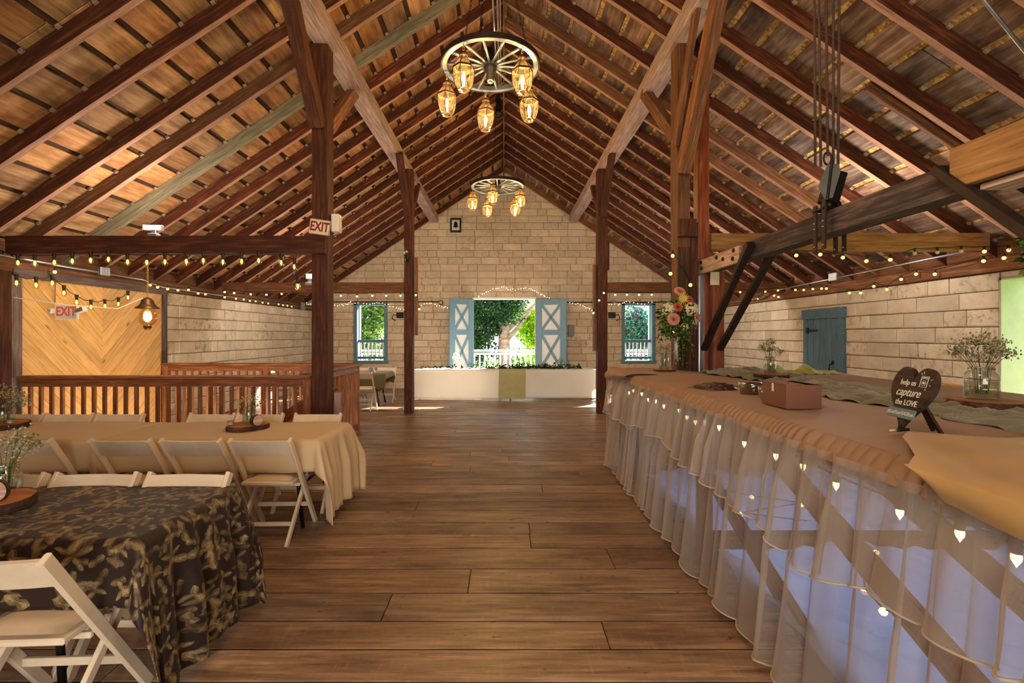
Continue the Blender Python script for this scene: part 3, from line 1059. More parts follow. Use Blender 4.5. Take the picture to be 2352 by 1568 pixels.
# tie beams across the aisles
GT = 'tie beams from the posts to the side walls'
tl = beam('tie_beam', (-XW, 5.52, 2.65), (-2.06, 5.52, 2.65), .13, .205, M['timber'], jit=.003, label='dark red tie beam with amber bulbs hanging below', cat='beam', kind='structure', group=GT)
tr = beam('tie_beam', (2.46, 5.66, 2.71), (XW, 5.66, 2.71), .13, .205, M['pine_aged'], jit=.003, label='yellow pine tie beam behind the hoist straps', cat='beam', kind='structure', group=GT)
t1 = beam('tie_beam', (-XW, 9.72, 2.58), (-1.95, 9.72, 2.58), .14, .21, M['timber_mid'], jit=.004, label='far tie beam meeting the left head table post', cat='beam', kind='structure', group=GT)
t2 = beam('tie_beam', (2.05, 9.72, 2.58), (XW, 9.72, 2.58), .14, .21, M['timber_mid'], jit=.004, label='far tie beam meeting the right head table post', cat='beam', kind='structure', group=GT)

# hoist beam along the buffet with its sister plates and angle irons
hb = beam('hoist_beam', (2.41, .3, EYE + .815), (2.41, 5.75, EYE + .815), .14, .17, M['beam_old'], jit=.005,
          label='old blackened beam running toward the viewer above the buffet', cat='beam', kind='structure')
def on(parent, name, p0, p1, w, h, mat):
    m, l = frame(p0, p1)
    return place(name, beam_mesh(name, l, w, h, mat, .002, .004), parent, mat=parent.matrix_basis.inverted() @ m)
pl = on(hb, 'bolted_plate', (2.32, 4.62, EYE + .80), (2.32, 5.72, EYE + .80), .04, .165, M['white_board'])
for k, (yy, zz) in enumerate([(4.72, .85), (4.74, .77), (4.95, .80), (5.1, .84), (5.5, .85), (5.48, .78), (5.62, .74), (5.6, .84)]):
    m = MB(); m.ball((0, 0, 0), .022, 8, 4)
    place('bolt', m.mesh('bolt', M['iron_black']), pl, mat=pl.matrix_basis.inverted() @ hb.matrix_basis.inverted() @ Matrix.Translation((2.30, yy, EYE + zz)))
on(hb, 'new_plate', (2.31, .4, EYE + .85), (2.31, 2.42, EYE + .85), .05, .21, M['pine_aged'])
on(hb, 'under_plate', (2.40, .4, EYE + .72), (2.40, 2.3, EYE + .72), .16, .03, M['white_board'])
def iron(x, p0, p1):
    return on(hb, 'angle_iron', (x, *p0), (x, *p1), .07, .045, M['iron'])
iron(2.30, (4.40, EYE + .86), (5.42, EYE - .16)); iron(2.50, (4.36, EYE + .80), (5.46, EYE - .16))
iron(2.30, (2.50, EYE + .88), (1.45, EYE - .16)); iron(2.52, (2.40, EYE + .84), (1.35, EYE - .16))

# chain hoist block hanging on ropes over the hoist beam
t = thing('hoist_block', 'black hoist block on five ropes, its iron straps hugging the blackened beam', 'hoist', (2.34, 3.42, EYE + .62))
for k, (xa, xb) in enumerate(((2.245, 2.255), (2.285, 2.295), (2.325, 2.345), (2.40, 2.385), (2.435, 2.42))):
    m = MB(); m.tube([(xa - 2.34, .0 + .02 * (k % 2), 4.90 - EYE - .62), (xb - 2.34, .0, (.60 if k != 2 else .68))], .009, 7); m.obj('rope', M['rope'], t)
m = MB()
for q in (-.05, -.035):
    pr = [(-.10, .44), (-.03, .60), (.045, .60), (.055, .54), (.0, .36), (-.05, .35)]
    m.add([(x, q - .01, z) for x, z in pr] + [(x, q, z) for x, z in pr], [tuple(range(5, -1, -1)), tuple(range(6, 12))] + [(i, (i + 1) % 6, 6 + (i + 1) % 6, 6 + i) for i in range(6)])
    break
m.obj('side_plate', M['galv'], t)
m = MB(); m.bar((-.045, -.065, .34), (-.01, -.065, .62), .012, .03, up=(0, 1, 0)); m.obj('plate_rib', M['iron_black'], t)
m = MB(); m.bar((.02, .02, .34), (.085, .02, .56), .11, .10, up=(0, 1, 0), c=.012); m.obj('block_body', M['iron_black'], t)
m = MB(); m.tube([(.005 + .028 * math.cos(a), 0, .66 + .045 * math.sin(a)) for a in [2 * PI * k / 14 for k in range(14)]], .007, 6, closed=True); m.obj('shackle', M['iron_black'], t)
m = MB(); m.tube([(.03 + .055 * math.cos(a), .0, .31 + .05 * math.sin(a)) for a in [PI * k / 10 for k in range(11)]], .02, 8); m.tube([(.02, -.02, .33), (.02, .05, .33)], .035, 12); m.obj('sheave', M['iron_black'], t)
for x, y, z0, z1 in ((-.045, .06, -.01, .33), (-.045, -.035, .0, .36), (.175, .16, .0, .30), (.175, .07, .0, .30)):
    m = MB(); m.cbox(x - .007, x + .007, y - .018, y + .018, z0, z1, .002); sp = m.obj('strap', M['iron'], t)
    m = MB()
    for z in (.03, .16, .20):
        m.ball((x - .008, y, z), .008, 7, 4)
    m.obj('bolt', M['galv'], sp, kind='stuff')
m = MB(); m.cbox(-.06, .19, -.05, .08, .285, .30, .003); m.obj('strap_saddle', M['iron_black'], t)

# ------------------------------------------------------------------ chevron boarding and its frame
chev = MB(); chev.box(-XW - .03, -XW + .0, 5.5, 8.0, -2.2, 2.34)
chv = chev.obj('chevron_panelling', M['deck_dark'], kind='structure', label='yellow pine chevron boarding on the stairwell wall', cat='panelling')
ya, yb, yc = 5.60, 7.93, 6.76
bw = .132
def chev_board(k, half):
    """one diagonal board cut to its half of the panel; runs down away from the centre seam upward outwards"""
    # seam coordinate: board edges cross the centre line at z0, z0 + bw*sqrt2, rising outward
    z0 = -3.6 + k * bw * 1.414
    e = .0025 * 1.414
    sgn = -1 if half == 0 else 1
    lim = (yc - ya) if half == 0 else (yb - yc)
    poly = []
    zt, zb = 2.30, -1.4
    lo = lambda u: z0 + e + u; hi = lambda u: z0 + bw * 1.414 - e + u
    # clip parallelogram u in [0, lim], z between lo, hi, [zb, zt]
    P = [(0, lo(0)), (lim, lo(lim)), (lim, hi(lim)), (0, hi(0))]
    def clip(P, f):
        out = []
        for i in range(len(P)):
            a, b = P[i], P[(i + 1) % len(P)]
            fa, fb = f(a), f(b)
            if fa >= 0: out.append(a)
            if (fa >= 0) != (fb >= 0):
                t = fa / (fa - fb)
                out.append((a[0] + (b[0] - a[0]) * t, a[1] + (b[1] - a[1]) * t))
        return out
    P = clip(P, lambda p: zt - p[1]); 
    if len(P) > 2: P = clip(P, lambda p: p[1] - zb)
    if len(P) < 3: return
    cu = sum(p[0] for p in P) / len(P); cz = sum(p[1] for p in P) / len(P)
    # local frame: x along the board, y out of the wall
    c45 = .70710678
    loc = []
    for u, z in P:
        du, dz = u - cu, z - cz
        loc.append((du * c45 + dz * c45, -du * c45 + dz * c45))
    n = len(loc)
    vs = [(a, 0, b) for a, b in loc] + [(a, .016, b) for a, b in loc]
    fs = [tuple(range(n)), tuple(range(2 * n - 1, n - 1, -1))] + [(i, n + i, n + (i + 1) % n, (i + 1) % n) for i in range(n)]
    m = MB(); m.add(vs, fs)
    X = Vector((0, sgn * c45, c45)); Zv = Vector((0, -sgn * c45, c45)); Yv = Vector((1, 0, 0))
    mt = Matrix.Identity(4)
    c = (-XW, yc + sgn * cu, cz)
    for i in range(3):
        mt[i][0] = X[i]; mt[i][1] = Yv[i]; mt[i][2] = Zv[i]; mt[i][3] = c[i]
    me = m.mesh('board', M['pine_panel'])
    if X.cross(Yv).dot(Zv) < 0:
        me.flip_normals()
    place('board', me, chv, mat=mt)
for k in range(32):
    chev_board(k, 0); chev_board(k, 1)
beam('frame_board', (-XW + .03, 5.5, 2.34), (-XW + .03, 8.04, 2.34), .05, .10, M['trim_grey'], chv)
beam('frame_board', (-XW + .03, 7.98, -1.4), (-XW + .03, 7.98, 2.30), .08, .05, M['trim_grey'], chv, up=(1, 0, 0))
beam('frame_board', (-XW + .03, 5.53, 0), (-XW + .03, 5.53, 2.30), .14, .06, M['trim_grey'], chv, up=(1, 0, 0))
post('corner_post', 'dark corner post at the near edge of the chevron boarding', -XW, -XW + .1, 5.30, 5.44, 2.34, M['timber'])

# ------------------------------------------------------------------ windows and doors of the back wall
def window(name, x0, x1, z0, z1, lit_left):
    w = thing(name, None, None, ((x0 + x1) / 2, YW - .02, z0), kind='structure')
    hw, h = (x1 - x0) / 2, z1 - z0
    f = MB(); t = .075
    f.cbox(-hw - .03, -hw + t, 0, .30, 0, h, .006); f.cbox(hw - t, hw + .03, 0, .30, 0, h, .006)
    f.cbox(-hw - .03, hw + .03, 0, .30, h - .05, h + .02, .006); f.cbox(-hw - .05, hw + .05, -.02, .32, -.03, .05, .006)
    f.obj('frame', M['blue_frame'], w)
    r = MB()
    r.cbox(-hw + t, hw - t, .12, .19, .60, .68, .006); r.cbox(-hw + t, hw - t, .12, .19, .10, .17, .006)
    r.obj('guard_rail', M['blue_frame'], w)
    for k in range(7):
        x = -hw + t + .06 + k * (2 * hw - 2 * t - .12) / 6
        b = MB(); b.cbox(-.018, .018, -.018, .018, 0, .43, .003)
        b.obj('baluster', M['white_deck'], w, (x, .155, .17))
    s = MB(); s.cbox(-hw + t, -hw + t + .03, .2, .3, .68, h - .05, .003); s.cbox(hw - t - .03, hw - t, .2, .3, .68, h - .05, .003)
    s.obj('sash_track', M['white_deck'], w)
    k = MB(); k.cbox(-hw - .18, hw + .18, -.03, .03, -.17, -.04, .008)
    k.obj('sill', M['block'], w)
    return w
window('window_1', *WIN1, True)
window('window_2', *WIN2, False)

def x_door(name, hinge, ang, width, sgn):
    d = thing(name, None, None, (hinge, YW - .03, .04), 0, kind='structure')
    d.rotation_euler = (0, 0, ang)
    h = 2.64; t = .045
    # local: x from hinge (0) to free edge (width*sgn)
    def bx(b, a0, a1, y0, y1, z0, z1):
        b.cbox(min(a0 * sgn, a1 * sgn), max(a0 * sgn, a1 * sgn), y0, y1, z0, z1, .004)
    sw = .19
    for nm, a0, a1, z0, z1 in (('stile', 0, sw, 0, h), ('stile', width - sw, width, 0, h), ('rail', sw, width - sw, h - .17, h),
                               ('rail', sw, width - sw, 1.58, 1.72), ('rail', sw, width - sw, 0, .62)):
        b = MB(); bx(b, a0, a1, -t, t * .3, z0, z1); b.obj(nm, M['blue_paint'], d)
    for za, zb in ((.62, 1.58), (1.72, h - .17)):
        b = MB(); bx(b, sw - .01, width - sw + .01, -.008, .008, za, zb)
        p = b.obj('panel', M['door_white'], d)
        for (ua, va, ub, vb) in ((sw - .0, za, width - sw, zb), (sw, zb, width - sw, za)):
            m = MB(); m.bar((sgn * ua, -.012, va), (sgn * ub, -.012, vb), .075, .05, up=(0, 1, 0), c=.003)
            m.obj('cross_bar', M['blue_paint'], d)
    b = MB()
    for z in (.35, 1.3, 2.3):
        b.cbox(min(0, .25 * sgn), max(0, .25 * sgn), .014, .022, z, z + .05, .002)
    b.obj('strap_hinge', M['iron_black'], d)
    return d
# left leaf opens into the hall to the left, right leaf to the right
x_door('door_1', DOOR[0], math.atan2(.66, .645), .92, -1)
x_door('door_2', DOOR[1], math.atan2(-.28, .9), .94, 1)
hd = MB(); hd.cbox(DOOR[0] - .02, DOOR[1] + .02, YW - .02, YW + .3, 2.69, 2.75, .006)
hd.obj('trim_6', M['white_deck'], kind='structure')
th = MB(); th.cbox(DOOR[0], DOOR[1], YW - .02, YW + .32, -.02, .02, .004)
th.obj('trim_7', M['floor'], kind='structure')

# plank door in the right wall
d3 = thing('door_3', None, None, (XW - .0, 8.49, 0), 0, kind='structure')
b = MB(); b.cbox(-.045, .02, -.53, -.41, 0, 2.07, .004); b.cbox(-.045, .02, .41, .53, 0, 2.07, .004); b.cbox(-.055, .02, -.56, .56, 1.9, 2.08, .004)
b.obj('frame', M['blue_door'], d3)
for k in range(5):
    m = MB(); m.cbox(-.95, .95, -.078, .078, -.012, .012, .003)
    mt = Matrix(((0, 0, -1, -.02), (0, 1, 0, -.325 + .1635 * k), (1, 0, 0, .95), (0, 0, 0, 1)))
    place('board', m.mesh('board', M['blue_door']), d3, mat=mt)
m = MB(); m.tube([(-.045, -.27, .93), (-.09, -.27, .95), (-.10, -.27, 1.02), (-.09, -.27, 1.09), (-.045, -.27, 1.11)], .011, 8); m.cbox(-.05, -.03, -.295, -.245, .88, .94, .003); m.cbox(-.05, -.03, -.295, -.245, 1.10, 1.16, .003)
m.obj('handle', M['iron_black'], d3)
m = MB(); m.ball((-.05, -.27, .72), .022, 8, 5); m.cbox(-.04, -.03, -.28, -.26, .60, .68, .002)
m.obj('latch', M['iron_black'], d3)
m = MB(); m.add([(-.05, .44, 1.72), (-.05, .44, 1.66), (-.05, .12, 1.68), (-.05, .12, 1.70), (-.04, .44, 1.72), (-.04, .44, 1.66), (-.04, .12, 1.68), (-.04, .12, 1.70)],
               [(0, 1, 2, 3), (7, 6, 5, 4), (0, 4, 5, 1), (1, 5, 6, 2), (2, 6, 7, 3), (3, 7, 4, 0)])
m.cbox(-.055, -.03, .38, .44, 1.64, 1.74, .002)
m.obj('hinge', M['iron_black'], d3)

# ------------------------------------------------------------------ outside
g = MB(); g.box(-60, 60, -40, 80, -3.2, -3.0)
g.obj('ground', M['grass'], kind='structure')
dk = MB()
for k in range(11):
    dk.cbox(-6.2, 6.2, YW + .32 + k * .15, YW + .46 + k * .15, -.08, -.04, .004)
dk.obj('balcony_deck', M['deck'], kind='structure')
rl = thing('balcony_railing', 'white baluster railing outside the open double doors', 'railing', (0, 15.7, -.04))
m = MB(); m.cbox(-6, 6, -.05, .05, 1.10, 1.17, .005); m.cbox(-6, 6, -.035, .035, 1.0, 1.06, .004); m.cbox(-6, 6, -.035, .035, .06, .12, .004)
m.obj('rail', M['white_deck'], rl)
bb = MB(); bb.cbox(-.022, .022, -.022, .022, .12, 1.0, .003)
bme = bb.mesh('baluster', M['white_deck'])
for k in range(70):
    place('baluster', bme, rl, (-5.9 + k * .17, 0, 0))
for x in (-3, 0.05, 3):
    p = MB(); p.cbox(-.05, .05, -.05, .05, 0, 1.12, .005); p.obj('post', M['white_deck'], rl, (x, .02, 0))


def leaves(n, c, rad, size, name, mat, parent, clumps=14, flat=1.0):
    m = MB(); rr = random.Random(n * 7 + int(abs(c[0]) * 100))
    cc = []
    for _ in range(clumps):
        d = Vector((rr.gauss(0, 1), rr.gauss(0, 1), rr.gauss(0, 1))).normalized() * rr.uniform(.2, .85)
        cc.append((Vector((d.x * rad[0], d.y * rad[1], d.z * rad[2])), rr.uniform(.25, .5)))
    for i in range(n):
        q, s = rr.choice(cc)
        d = Vector((rr.gauss(0, 1), rr.gauss(0, 1), rr.gauss(0, 1))).normalized() * (rr.random() ** .4) * s
        p = Vector(c) + q + Vector((d.x * rad[0], d.y * rad[1], d.z * rad[2]))
        u = Vector((rr.gauss(0, 1), rr.gauss(0, 1), rr.gauss(0, .6))).normalized(); w = u.orthogonal().normalized()
        w = (w * math.cos(i) + u.cross(w) * math.sin(i)).normalized()
        l = size * rr.uniform(.6, 1.3)
        nrm = u.cross(w) * l * .12
        m.add([p - u * l * .5, p + w * l * .3 + nrm, p + u * l * .5, p - w * l * .3 + nrm], [(0, 1, 2, 3)])
    return m.obj(name, mat, parent, kind='stuff')


def tree(label, x, y, h, trunk_r, mat, crowns, size, group='trees outside the far openings', name='tree', lean=0):
    t = thing(name, label, 'tree', (x, y, -3.0), group=group)
    m = MB()
    m.tube([(0, 0, 0), (lean * .3, 0, h * .35), (lean * .6, 0, h * .6), (lean, 0, h * .95)], [trunk_r * 1.3, trunk_r, trunk_r * .9, trunk_r * .35], 12)
    for a, z in ((.6, .55), (2.6, .6), (4.3, .62), (5.4, .5)):
        m.tube([(lean * .5, 0, h * z), (math.cos(a) * 1.0, math.sin(a) * .6, h * z + .7), (math.cos(a) * 1.9, math.sin(a) * 1.1, h * z + 1.5)], [trunk_r * .45, trunk_r * .3, trunk_r * .1], 7)
    m.obj('trunk', M['tree_bark'], t)
    for i, (c, r, n, mt) in enumerate(crowns):
        leaves(n, (c[0] - x, c[1] - y, c[2] + 3), r, size, 'foliage', M[mt], t)
    return t
tree('dark evergreen tree with a pale trunk seen through the open double doors', .02, 20.2, 8.6, .27, 'leaf_dark',
     [((-.85, 20, 2.9), (1.5, 1.1, 1.9), 6500, 'leaf_dark'), ((.3, 20, 3.5), (1.6, 1.0, 1.1), 4200, 'leaf_dark'), ((-1.1, 20.3, 1.2), (.9, .8, 1.1), 2200, 'leaf_dark'), ((-.1, 19.2, 2.9), (1.3, .5, 1.15), 3600, 'leaf_dark')], .13)
tree('bright lime green maple right of the pale trunk outside the doors', 1.7, 22.5, 6.0, .12, 'leaf_lime',
     [((1.3, 22, 2.1), (1.5, 1.0, 1.8), 5200, 'leaf_lime'), ((-1.6, 22.5, 1.7), (1.1, .8, .9), 1200, 'leaf_lime'), ((.2, 23, .0), (3.2, .8, 1.0), 3600, 'leaf_mid')], .16)
tree('green tree filling the left far window', -5.6, 20, 7.0, .16, 'leaf_mid',
     [((-5.5, 19.5, 1.9), (1.5, 1.0, 2.4), 9500, 'leaf_mid')], .14)
tree('blue green shrub tree with magenta blooms filling the right far window', 5.7, 19.6, 6.6, .12, 'leaf_teal',
     [((5.7, 19.4, 1.6), (1.5, 1.0, 2.3), 9500, 'leaf_teal')], .14)
tree('leafy tree added to shade the bright side opening on the right', 9.6, 6.5, 8.0, .2, 'leaf_lime',
     [((9.4, 6.6, 2.6), (1.8, 2.4, 3.2), 3600, 'leaf_lime')], .2, group='trees added outside the side opening')  # added tree that keeps direct sun off the buffet
# ------------------------------------------------------------------ railing round the stairwell
def railing(name, label, p0, p1, zt, posts, nbal, ends=(0, 0)):
    p0 = Vector(p0); p1 = Vector(p1); d = (p1 - p0); Ln = d.length; rz = math.atan2(d.y, d.x)
    t = thing(name, label, 'railing', tuple(p0), rz)
    beam('hand_rail', (-ends[0], 0, zt - .02), (Ln + ends[1], 0, zt - .02), .14, .04, M['rail'], t, ch=.006)
    beam('top_rail', (0, -.02, zt - .085), (Ln, -.02, zt - .085), .04, .09, M['rail'], t)
    beam('bottom_rail', (0, 0, .10), (Ln, 0, .10), .04, .09, M['rail'], t)
    for x in posts:
        beam('newel_post', (x, .0, 0), (x, .0, zt - .04), .09, .09, M['rail'], t, up=(0, 1, 0))
    m = beam_mesh('baluster', zt - .14, .036, .036, M['rail'], 0, .003)
    for k in range(nbal):
        x = .08 + (Ln - .16) * k / (nbal - 1)
        if min([abs(x - q) for q in posts] + [9]) < .06: continue
        place('baluster', m, t, mat=Matrix(((0, 0, -1, x), (0, 1, 0, .012), (1, 0, 0, (zt - .14) / 2 + .06), (0, 0, 0, 1))))
    return t
railing('stair_railing', 'wooden baluster railing along the near side of the stairwell', (-5.7, 5.6, 0), (-2.27, 5.6, 0), 1.125, [3.38], 27)
railing('stair_railing', 'wooden baluster railing along the far side of the stairwell', (-5.66, 7.86, 0), (-2.4, 7.86, 0), 1.14, [.05, 1.72, 3.2], 25, (0, .03))
railing('stair_railing', 'short railing beside the aisle end of the stairwell', (-2.42, 5.75, 0), (-2.42, 7.8, 0), 1.14, [2.0], 13, (0, .1))

# ------------------------------------------------------------------ folding chairs
def make_chair():
    t = thing('folding_chair', 'x', 'chair')
    P = M['chair_paint']
    for s in (-1, 1):
        b = MB(); b.bar((s * .215, -.275, .79), (s * .215, .235, 0), .024, .05, up=(0, 1, .6), c=.006); b.obj('side_rail', P, t)
        b = MB(); b.bar((s * .185, .13, .425), (s * .185, -.265, 0), .022, .045, up=(0, 1, .8), c=.005); b.obj('leg', P, t)
    f = MB(); f.cbox(-.19, .19, -.17, .215, .425, .452, .006); f.obj('seat', P, t)
    f = MB()
    f.grid(9, 9, lambda u, v: ((u - .5) * .33, -.14 + v * .33, .453 + .022 * min(1, 6 * min(u, 1 - u, v, 1 - v)) ** .5))
    f.obj('seat_pad', M['chair_pad'], t)
    f = MB()
    n = 9
    for k in range(n - 1):
        pass
    def back(u, v):
        a = (u - .5)
        z = .655 + .125 * v
        y = -.275 + (.79 - z) * .65 - .02 * (1 - (2 * a) ** 2)
        return (a * .42, y, z)
    f.grid(9, 4, lambda u, v: back(u, v))
    f.grid(9, 4, lambda u, v: tuple(map(sum, zip(back(1 - u, v), (0, .018, .004)))))
    f.grid(9, 2, lambda u, v: tuple(map(sum, zip(back(1 - u, 1), (0, .018 * v, .004 * v)))))
    f.grid(9, 2, lambda u, v: tuple(map(sum, zip(back(u, 0), (0, .018 * v, .004 * v)))))
    f.obj('backrest', P, t)
    for nm, (y, z), w, h in (('stretcher', (-.14, .125), .35, .03), ('stretcher', (.105, .375), .36, .03), ('stretcher', (.11, .19), .41, .035), ('stretcher', (-.06, .40), .41, .025)):
        b = MB(); b.cbox(-w / 2, w / 2, y - .009, y + .009, z - h / 2, z + h / 2, .003); b.obj(nm, P, t)
    return t
chair0 = make_chair()
used = [False]
def chair(x, y, rz, label, group='white wooden folding chairs'):
    c = chair0 if not used[0] else copy_tree(chair0)
    used[0] = True
    c.location = (x, y, 0); c.rotation_euler = (0, 0, rz); c.scale = (1.03,) * 3
    c['label'] = label; c['group'] = group
    return c
chair(-1.84, 3.83, .03, 'white folding chair seen whole from behind at the aisle end of the cream table')
chair(-2.35, 3.83, -.02, 'white folding chair backing onto the viewer, second from the aisle along the cream table')
chair(-2.886, 3.83, .0, 'white folding chair backing onto the viewer, third from the aisle along the cream table')
chair(-3.65, 3.83, .04, 'white folding chair backing onto the viewer, fourth from the aisle along the cream table')
chair(-1.856, 4.47, PI + .02, 'white folding chair beyond the cream table, in front of the dark EXIT post')
chair(-2.44, 4.47, PI, 'white folding chair beyond the cream table, behind the jar on the log slice')
chair(-2.93, 4.47, PI - .03, 'white folding chair beyond the cream table, third from the aisle')
chair(-3.84, 4.47, PI, 'white folding chair beyond the cream table, right of the chevron boards seam')
chair(-4.34, 4.47, PI + .03, 'white folding chair beyond the cream table, left of the chevron boards seam')
chair(-4.84, 4.47, PI, 'white folding chair beyond the cream table, nearest the corner post')
chair(-1.79, 2.42, PI, 'white folding chair facing the viewer, aisle end of the leaf patterned table')
chair(-2.31, 2.42, PI + .02, 'white folding chair facing the viewer, middle of the leaf patterned table')
chair(-2.84, 2.42, PI - .02, 'white folding chair facing the viewer, left behind the numbered log disc')
chair(-1.85, 1.93, .05, 'nearest white folding chair, large in the bottom left corner, back to the viewer')
# the far small table
GB = 'white folding chairs round the small far table'
chair(-3.02, 10.22, .05, 'white folding chair on the near side of the small far table', GB)
chair(-3.55, 11.35, PI, 'white folding chair by the wall below the left far window', GB)
chair(-2.86, 11.38, PI + .05, 'white folding chair by the wall right of the left far window', GB)
chair(-4.05, 10.2, -.1, 'white folding chair seen through the railing, middle of the small far table', GB)
chair(-4.9, 10.3, .4, 'white folding chair seen through the railing, nearest the left block wall', GB)

# ------------------------------------------------------------------ tables
def folding_table(label, x0, x1, y0, y1, h=.745, ins=.16):
    t = thing('folding_table', label, 'table', ((x0 + x1) / 2, (y0 + y1) / 2, 0), group='folding banquet tables')
    a, b = (x1 - x0) / 2, (y1 - y0) / 2
    m = MB(); m.cbox(-a, a, -b, b, h - .035, h, .008); m.obj('tabletop', M['plastic_white'], t)
    for s in (-1, 1):
        for q in (-1, 1):
            m = MB(); m.tube([(s * (a - ins), q * (b - .12), h - .04), (s * (a - ins - .01), q * (b - .10), h * .5), (s * (a - ins + .05), q * (b - .06), .0)], .016, 8)
            m.obj('leg', M['iron_black'], t)
        m = MB(); m.tube([(s * (a - ins), -(b - .1), h * .45), (s * (a - ins), b - .1, h * .45)], .012, 6); m.tube([(s * (a - ins), -(b - .1), h * .45), (s * (a - ins - .34), 0, h - .04)], .011, 6)
        m.obj('brace', M['iron_black'], t)
    return t


def drape(name, x0, x1, y0, y1, h, over, mat, label, cat='tablecloth', step=.03, seed=1, waves=.022, group=None, cone=(.10, .24)):
    """a cloth laid over a table: over = overhang at x0, x1, y0, y1; hangs in folds, corners fall as points"""
    rr = random.Random(seed)
    ph = [rr.uniform(0, 6.28) for _ in range(8)]
    oa, ob, oc, od = over
    U0, U1, V0, V1 = x0 - oa, x1 + ob, y0 - oc, y1 + od
    nu = int((U1 - U0) / step) + 1; nv = int((V1 - V0) / step) + 1
    # make sure that grid lines fall on the table edges
    def axis(a, b, e0, e1):
        pts = []
        for p, q in ((a, e0), (e0, e1), (e1, b)):
            n = max(1, int(round((q - p) / step))) if q - p > 1e-4 else 0
            pts += [p + (q - p) * i / n for i in range(n)] if n else []
        return pts + [b]
    us = axis(U0, U1, x0, x1); vs_ = axis(V0, V1, y0, y1)
    def wav(s, k):
        return math.sin(s * 9.5 + ph[k]) * .6 + math.sin(s * 17.3 + ph[k + 1]) * .4
    rc = .014
    def pos(u, v):
        dx = (u - x1) if u > x1 else ((u - x0) if u < x0 else 0)
        dy = (v - y1) if v > y1 else ((v - y0) if v < y0 else 0)
        cx = min(max(u, x0), x1); cy = min(max(v, y0), y1)
        if dx == 0 and dy == 0:
            return (u, v, h + .002 * math.sin(u * 7 + ph[0]) * math.sin(v * 9 + ph[1]) + .003)
        if dx and dy:
            r = math.hypot(dx, dy); th = math.atan2(abs(dy), abs(dx))
            w = math.sin(2 * th)
            fold = cone[0] * .5 + cone[1] * w * w + .03 * math.sin(th * 6 + ph[2]) * w
            out = rc + r * fold
            f = min(1, r / .1)
            q = math.sqrt(max(0, r * r - (out - rc) ** 2))
            sx = 1 if dx > 0 else -1; sy = 1 if dy > 0 else -1
            e = .012 + waves * f * (1 - w) * .6
            return (cx + sx * (out * math.cos(th) + e * math.cos(th)), cy + sy * (out * math.sin(th) + e * math.sin(th)), h - q)
        d = abs(dx) + abs(dy)
        s = v if dx else u
        k = 3 if dx else 5
        f = min(1, d / .30)
        amp = waves * (1.5 if dx else .8)
        if dx:
            wv = math.sin(s * 27 + ph[3]) * .55 + math.sin(s * 43 + ph[4]) * .45
        else:
            wv = wav(s, k)
        out = rc * min(1, d / .02) + .014 + amp * f * (wv * .9 + .5) + cone[0] * .5 * d
        if dx: return (cx + (out if dx > 0 else -out), cy, h - d)
        return (cx, cy + (out if dy > 0 else -out), h - d)
    m = MB()
    NU, NV = len(us), len(vs_)
    vv = [pos(u, v) for u in us for v in vs_]
    m.add(vv, [(i * NV + j, (i + 1) * NV + j, (i + 1) * NV + j + 1, i * NV + j + 1) for i in range(NU - 1) for j in range(NV - 1)], 0, True)
    m.uv = [(u, v) for u in us for v in vs_]
    o = m.obj(name, mat, label=label, cat=cat, group=group)
    sol = o.modifiers.new('thickness', 'SOLIDIFY'); sol.thickness = .003; sol.offset = -1
    return o

folding_table('folding table hidden under the cream cloth, aisle end', -3.28, -1.56, 3.87, 4.58)
folding_table('folding table hidden under the cream cloth, left end', -5.06, -3.34, 3.87, 4.58)
drape('tablecloth', -3.30, -1.52, 3.84, 4.61, .75, (.03, .64, .25, .25), M['linen'], 'cream tablecloth on the aisle end table, corner points nearly touching the floor', seed=3, cone=(.10, .36), waves=.036)
drape('tablecloth', -5.09, -3.33, 3.84, 4.61, .752, (.25, .28, .25, .25), M['linen'], 'cream tablecloth on the left end table, overlapping the seam', seed=5, waves=.012)
folding_table('folding table hidden under the dark leaf patterned cloth', -3.34, -1.54, 1.99, 2.62, ins=.42)
drape('tablecloth', -3.38, -1.52, 1.965, 2.66, .75, (.3, .66, .26, .25), M['brocade'], 'dark brown tablecloth woven with gold vine leaves', seed=8, waves=.03, step=.022, cone=(.14, .26))
folding_table('small far table left of the head table', -4.5, -2.72, 10.65, 11.35)
drape('tablecloth', -4.55, -2.68, 10.6, 11.4, .75, (.3, .12, .34, .3), M['dark_green_cloth'], 'olive green tablecloth on the small far table', seed=9)
m = MB(); m.add([(-.07, 0, 0), (.07, 0, 0), (.07, .05, .11), (-.07, .05, .11), (-.07, .1, 0), (.07, .1, 0)], [(0, 1, 2, 3), (4, 3, 2, 5)])
m.obj('table_tent', M['white_deck'], loc=(-2.92, 10.75, .757), rot=(0, 0, PI / 2), label='small white folded tent card on the olive green table', cat='card')

# head table across the far end
for nm, a, b in (('left', -2.2, .02), ('right', .06, 2.3)):
    folding_table('head table %s half hidden under white cloth' % nm, a, b, 11.78, 12.42)
drape('tablecloth', -2.23, .03, 11.74, 12.46, .75, (.42, .0, .72, .3), M['linen_white'], 'white tablecloth on the left half of the head table', seed=11, waves=.012, step=.04)
drape('tablecloth', .045, 2.33, 11.74, 12.46, .75, (.0, .35, .70, .3), M['linen_white'], 'white tablecloth on the right half of the head table', seed=12, waves=.014, step=.04)
m = MB()
m.grid(9, 16, lambda u, v: (-.12 + .66 * u + .01 * math.sin(v * 5), 12.2 - v * 1.0 if v < .5 else 11.64 - .02 * math.sin(u * 9 + 1) - .01 * v, .765 if v < .5 else .765 - (v - .5) * 1.46))
o = m.obj('table_runner', M['olive_cloth'], label='pale olive runner hanging over the middle front of the head table', cat='runner')
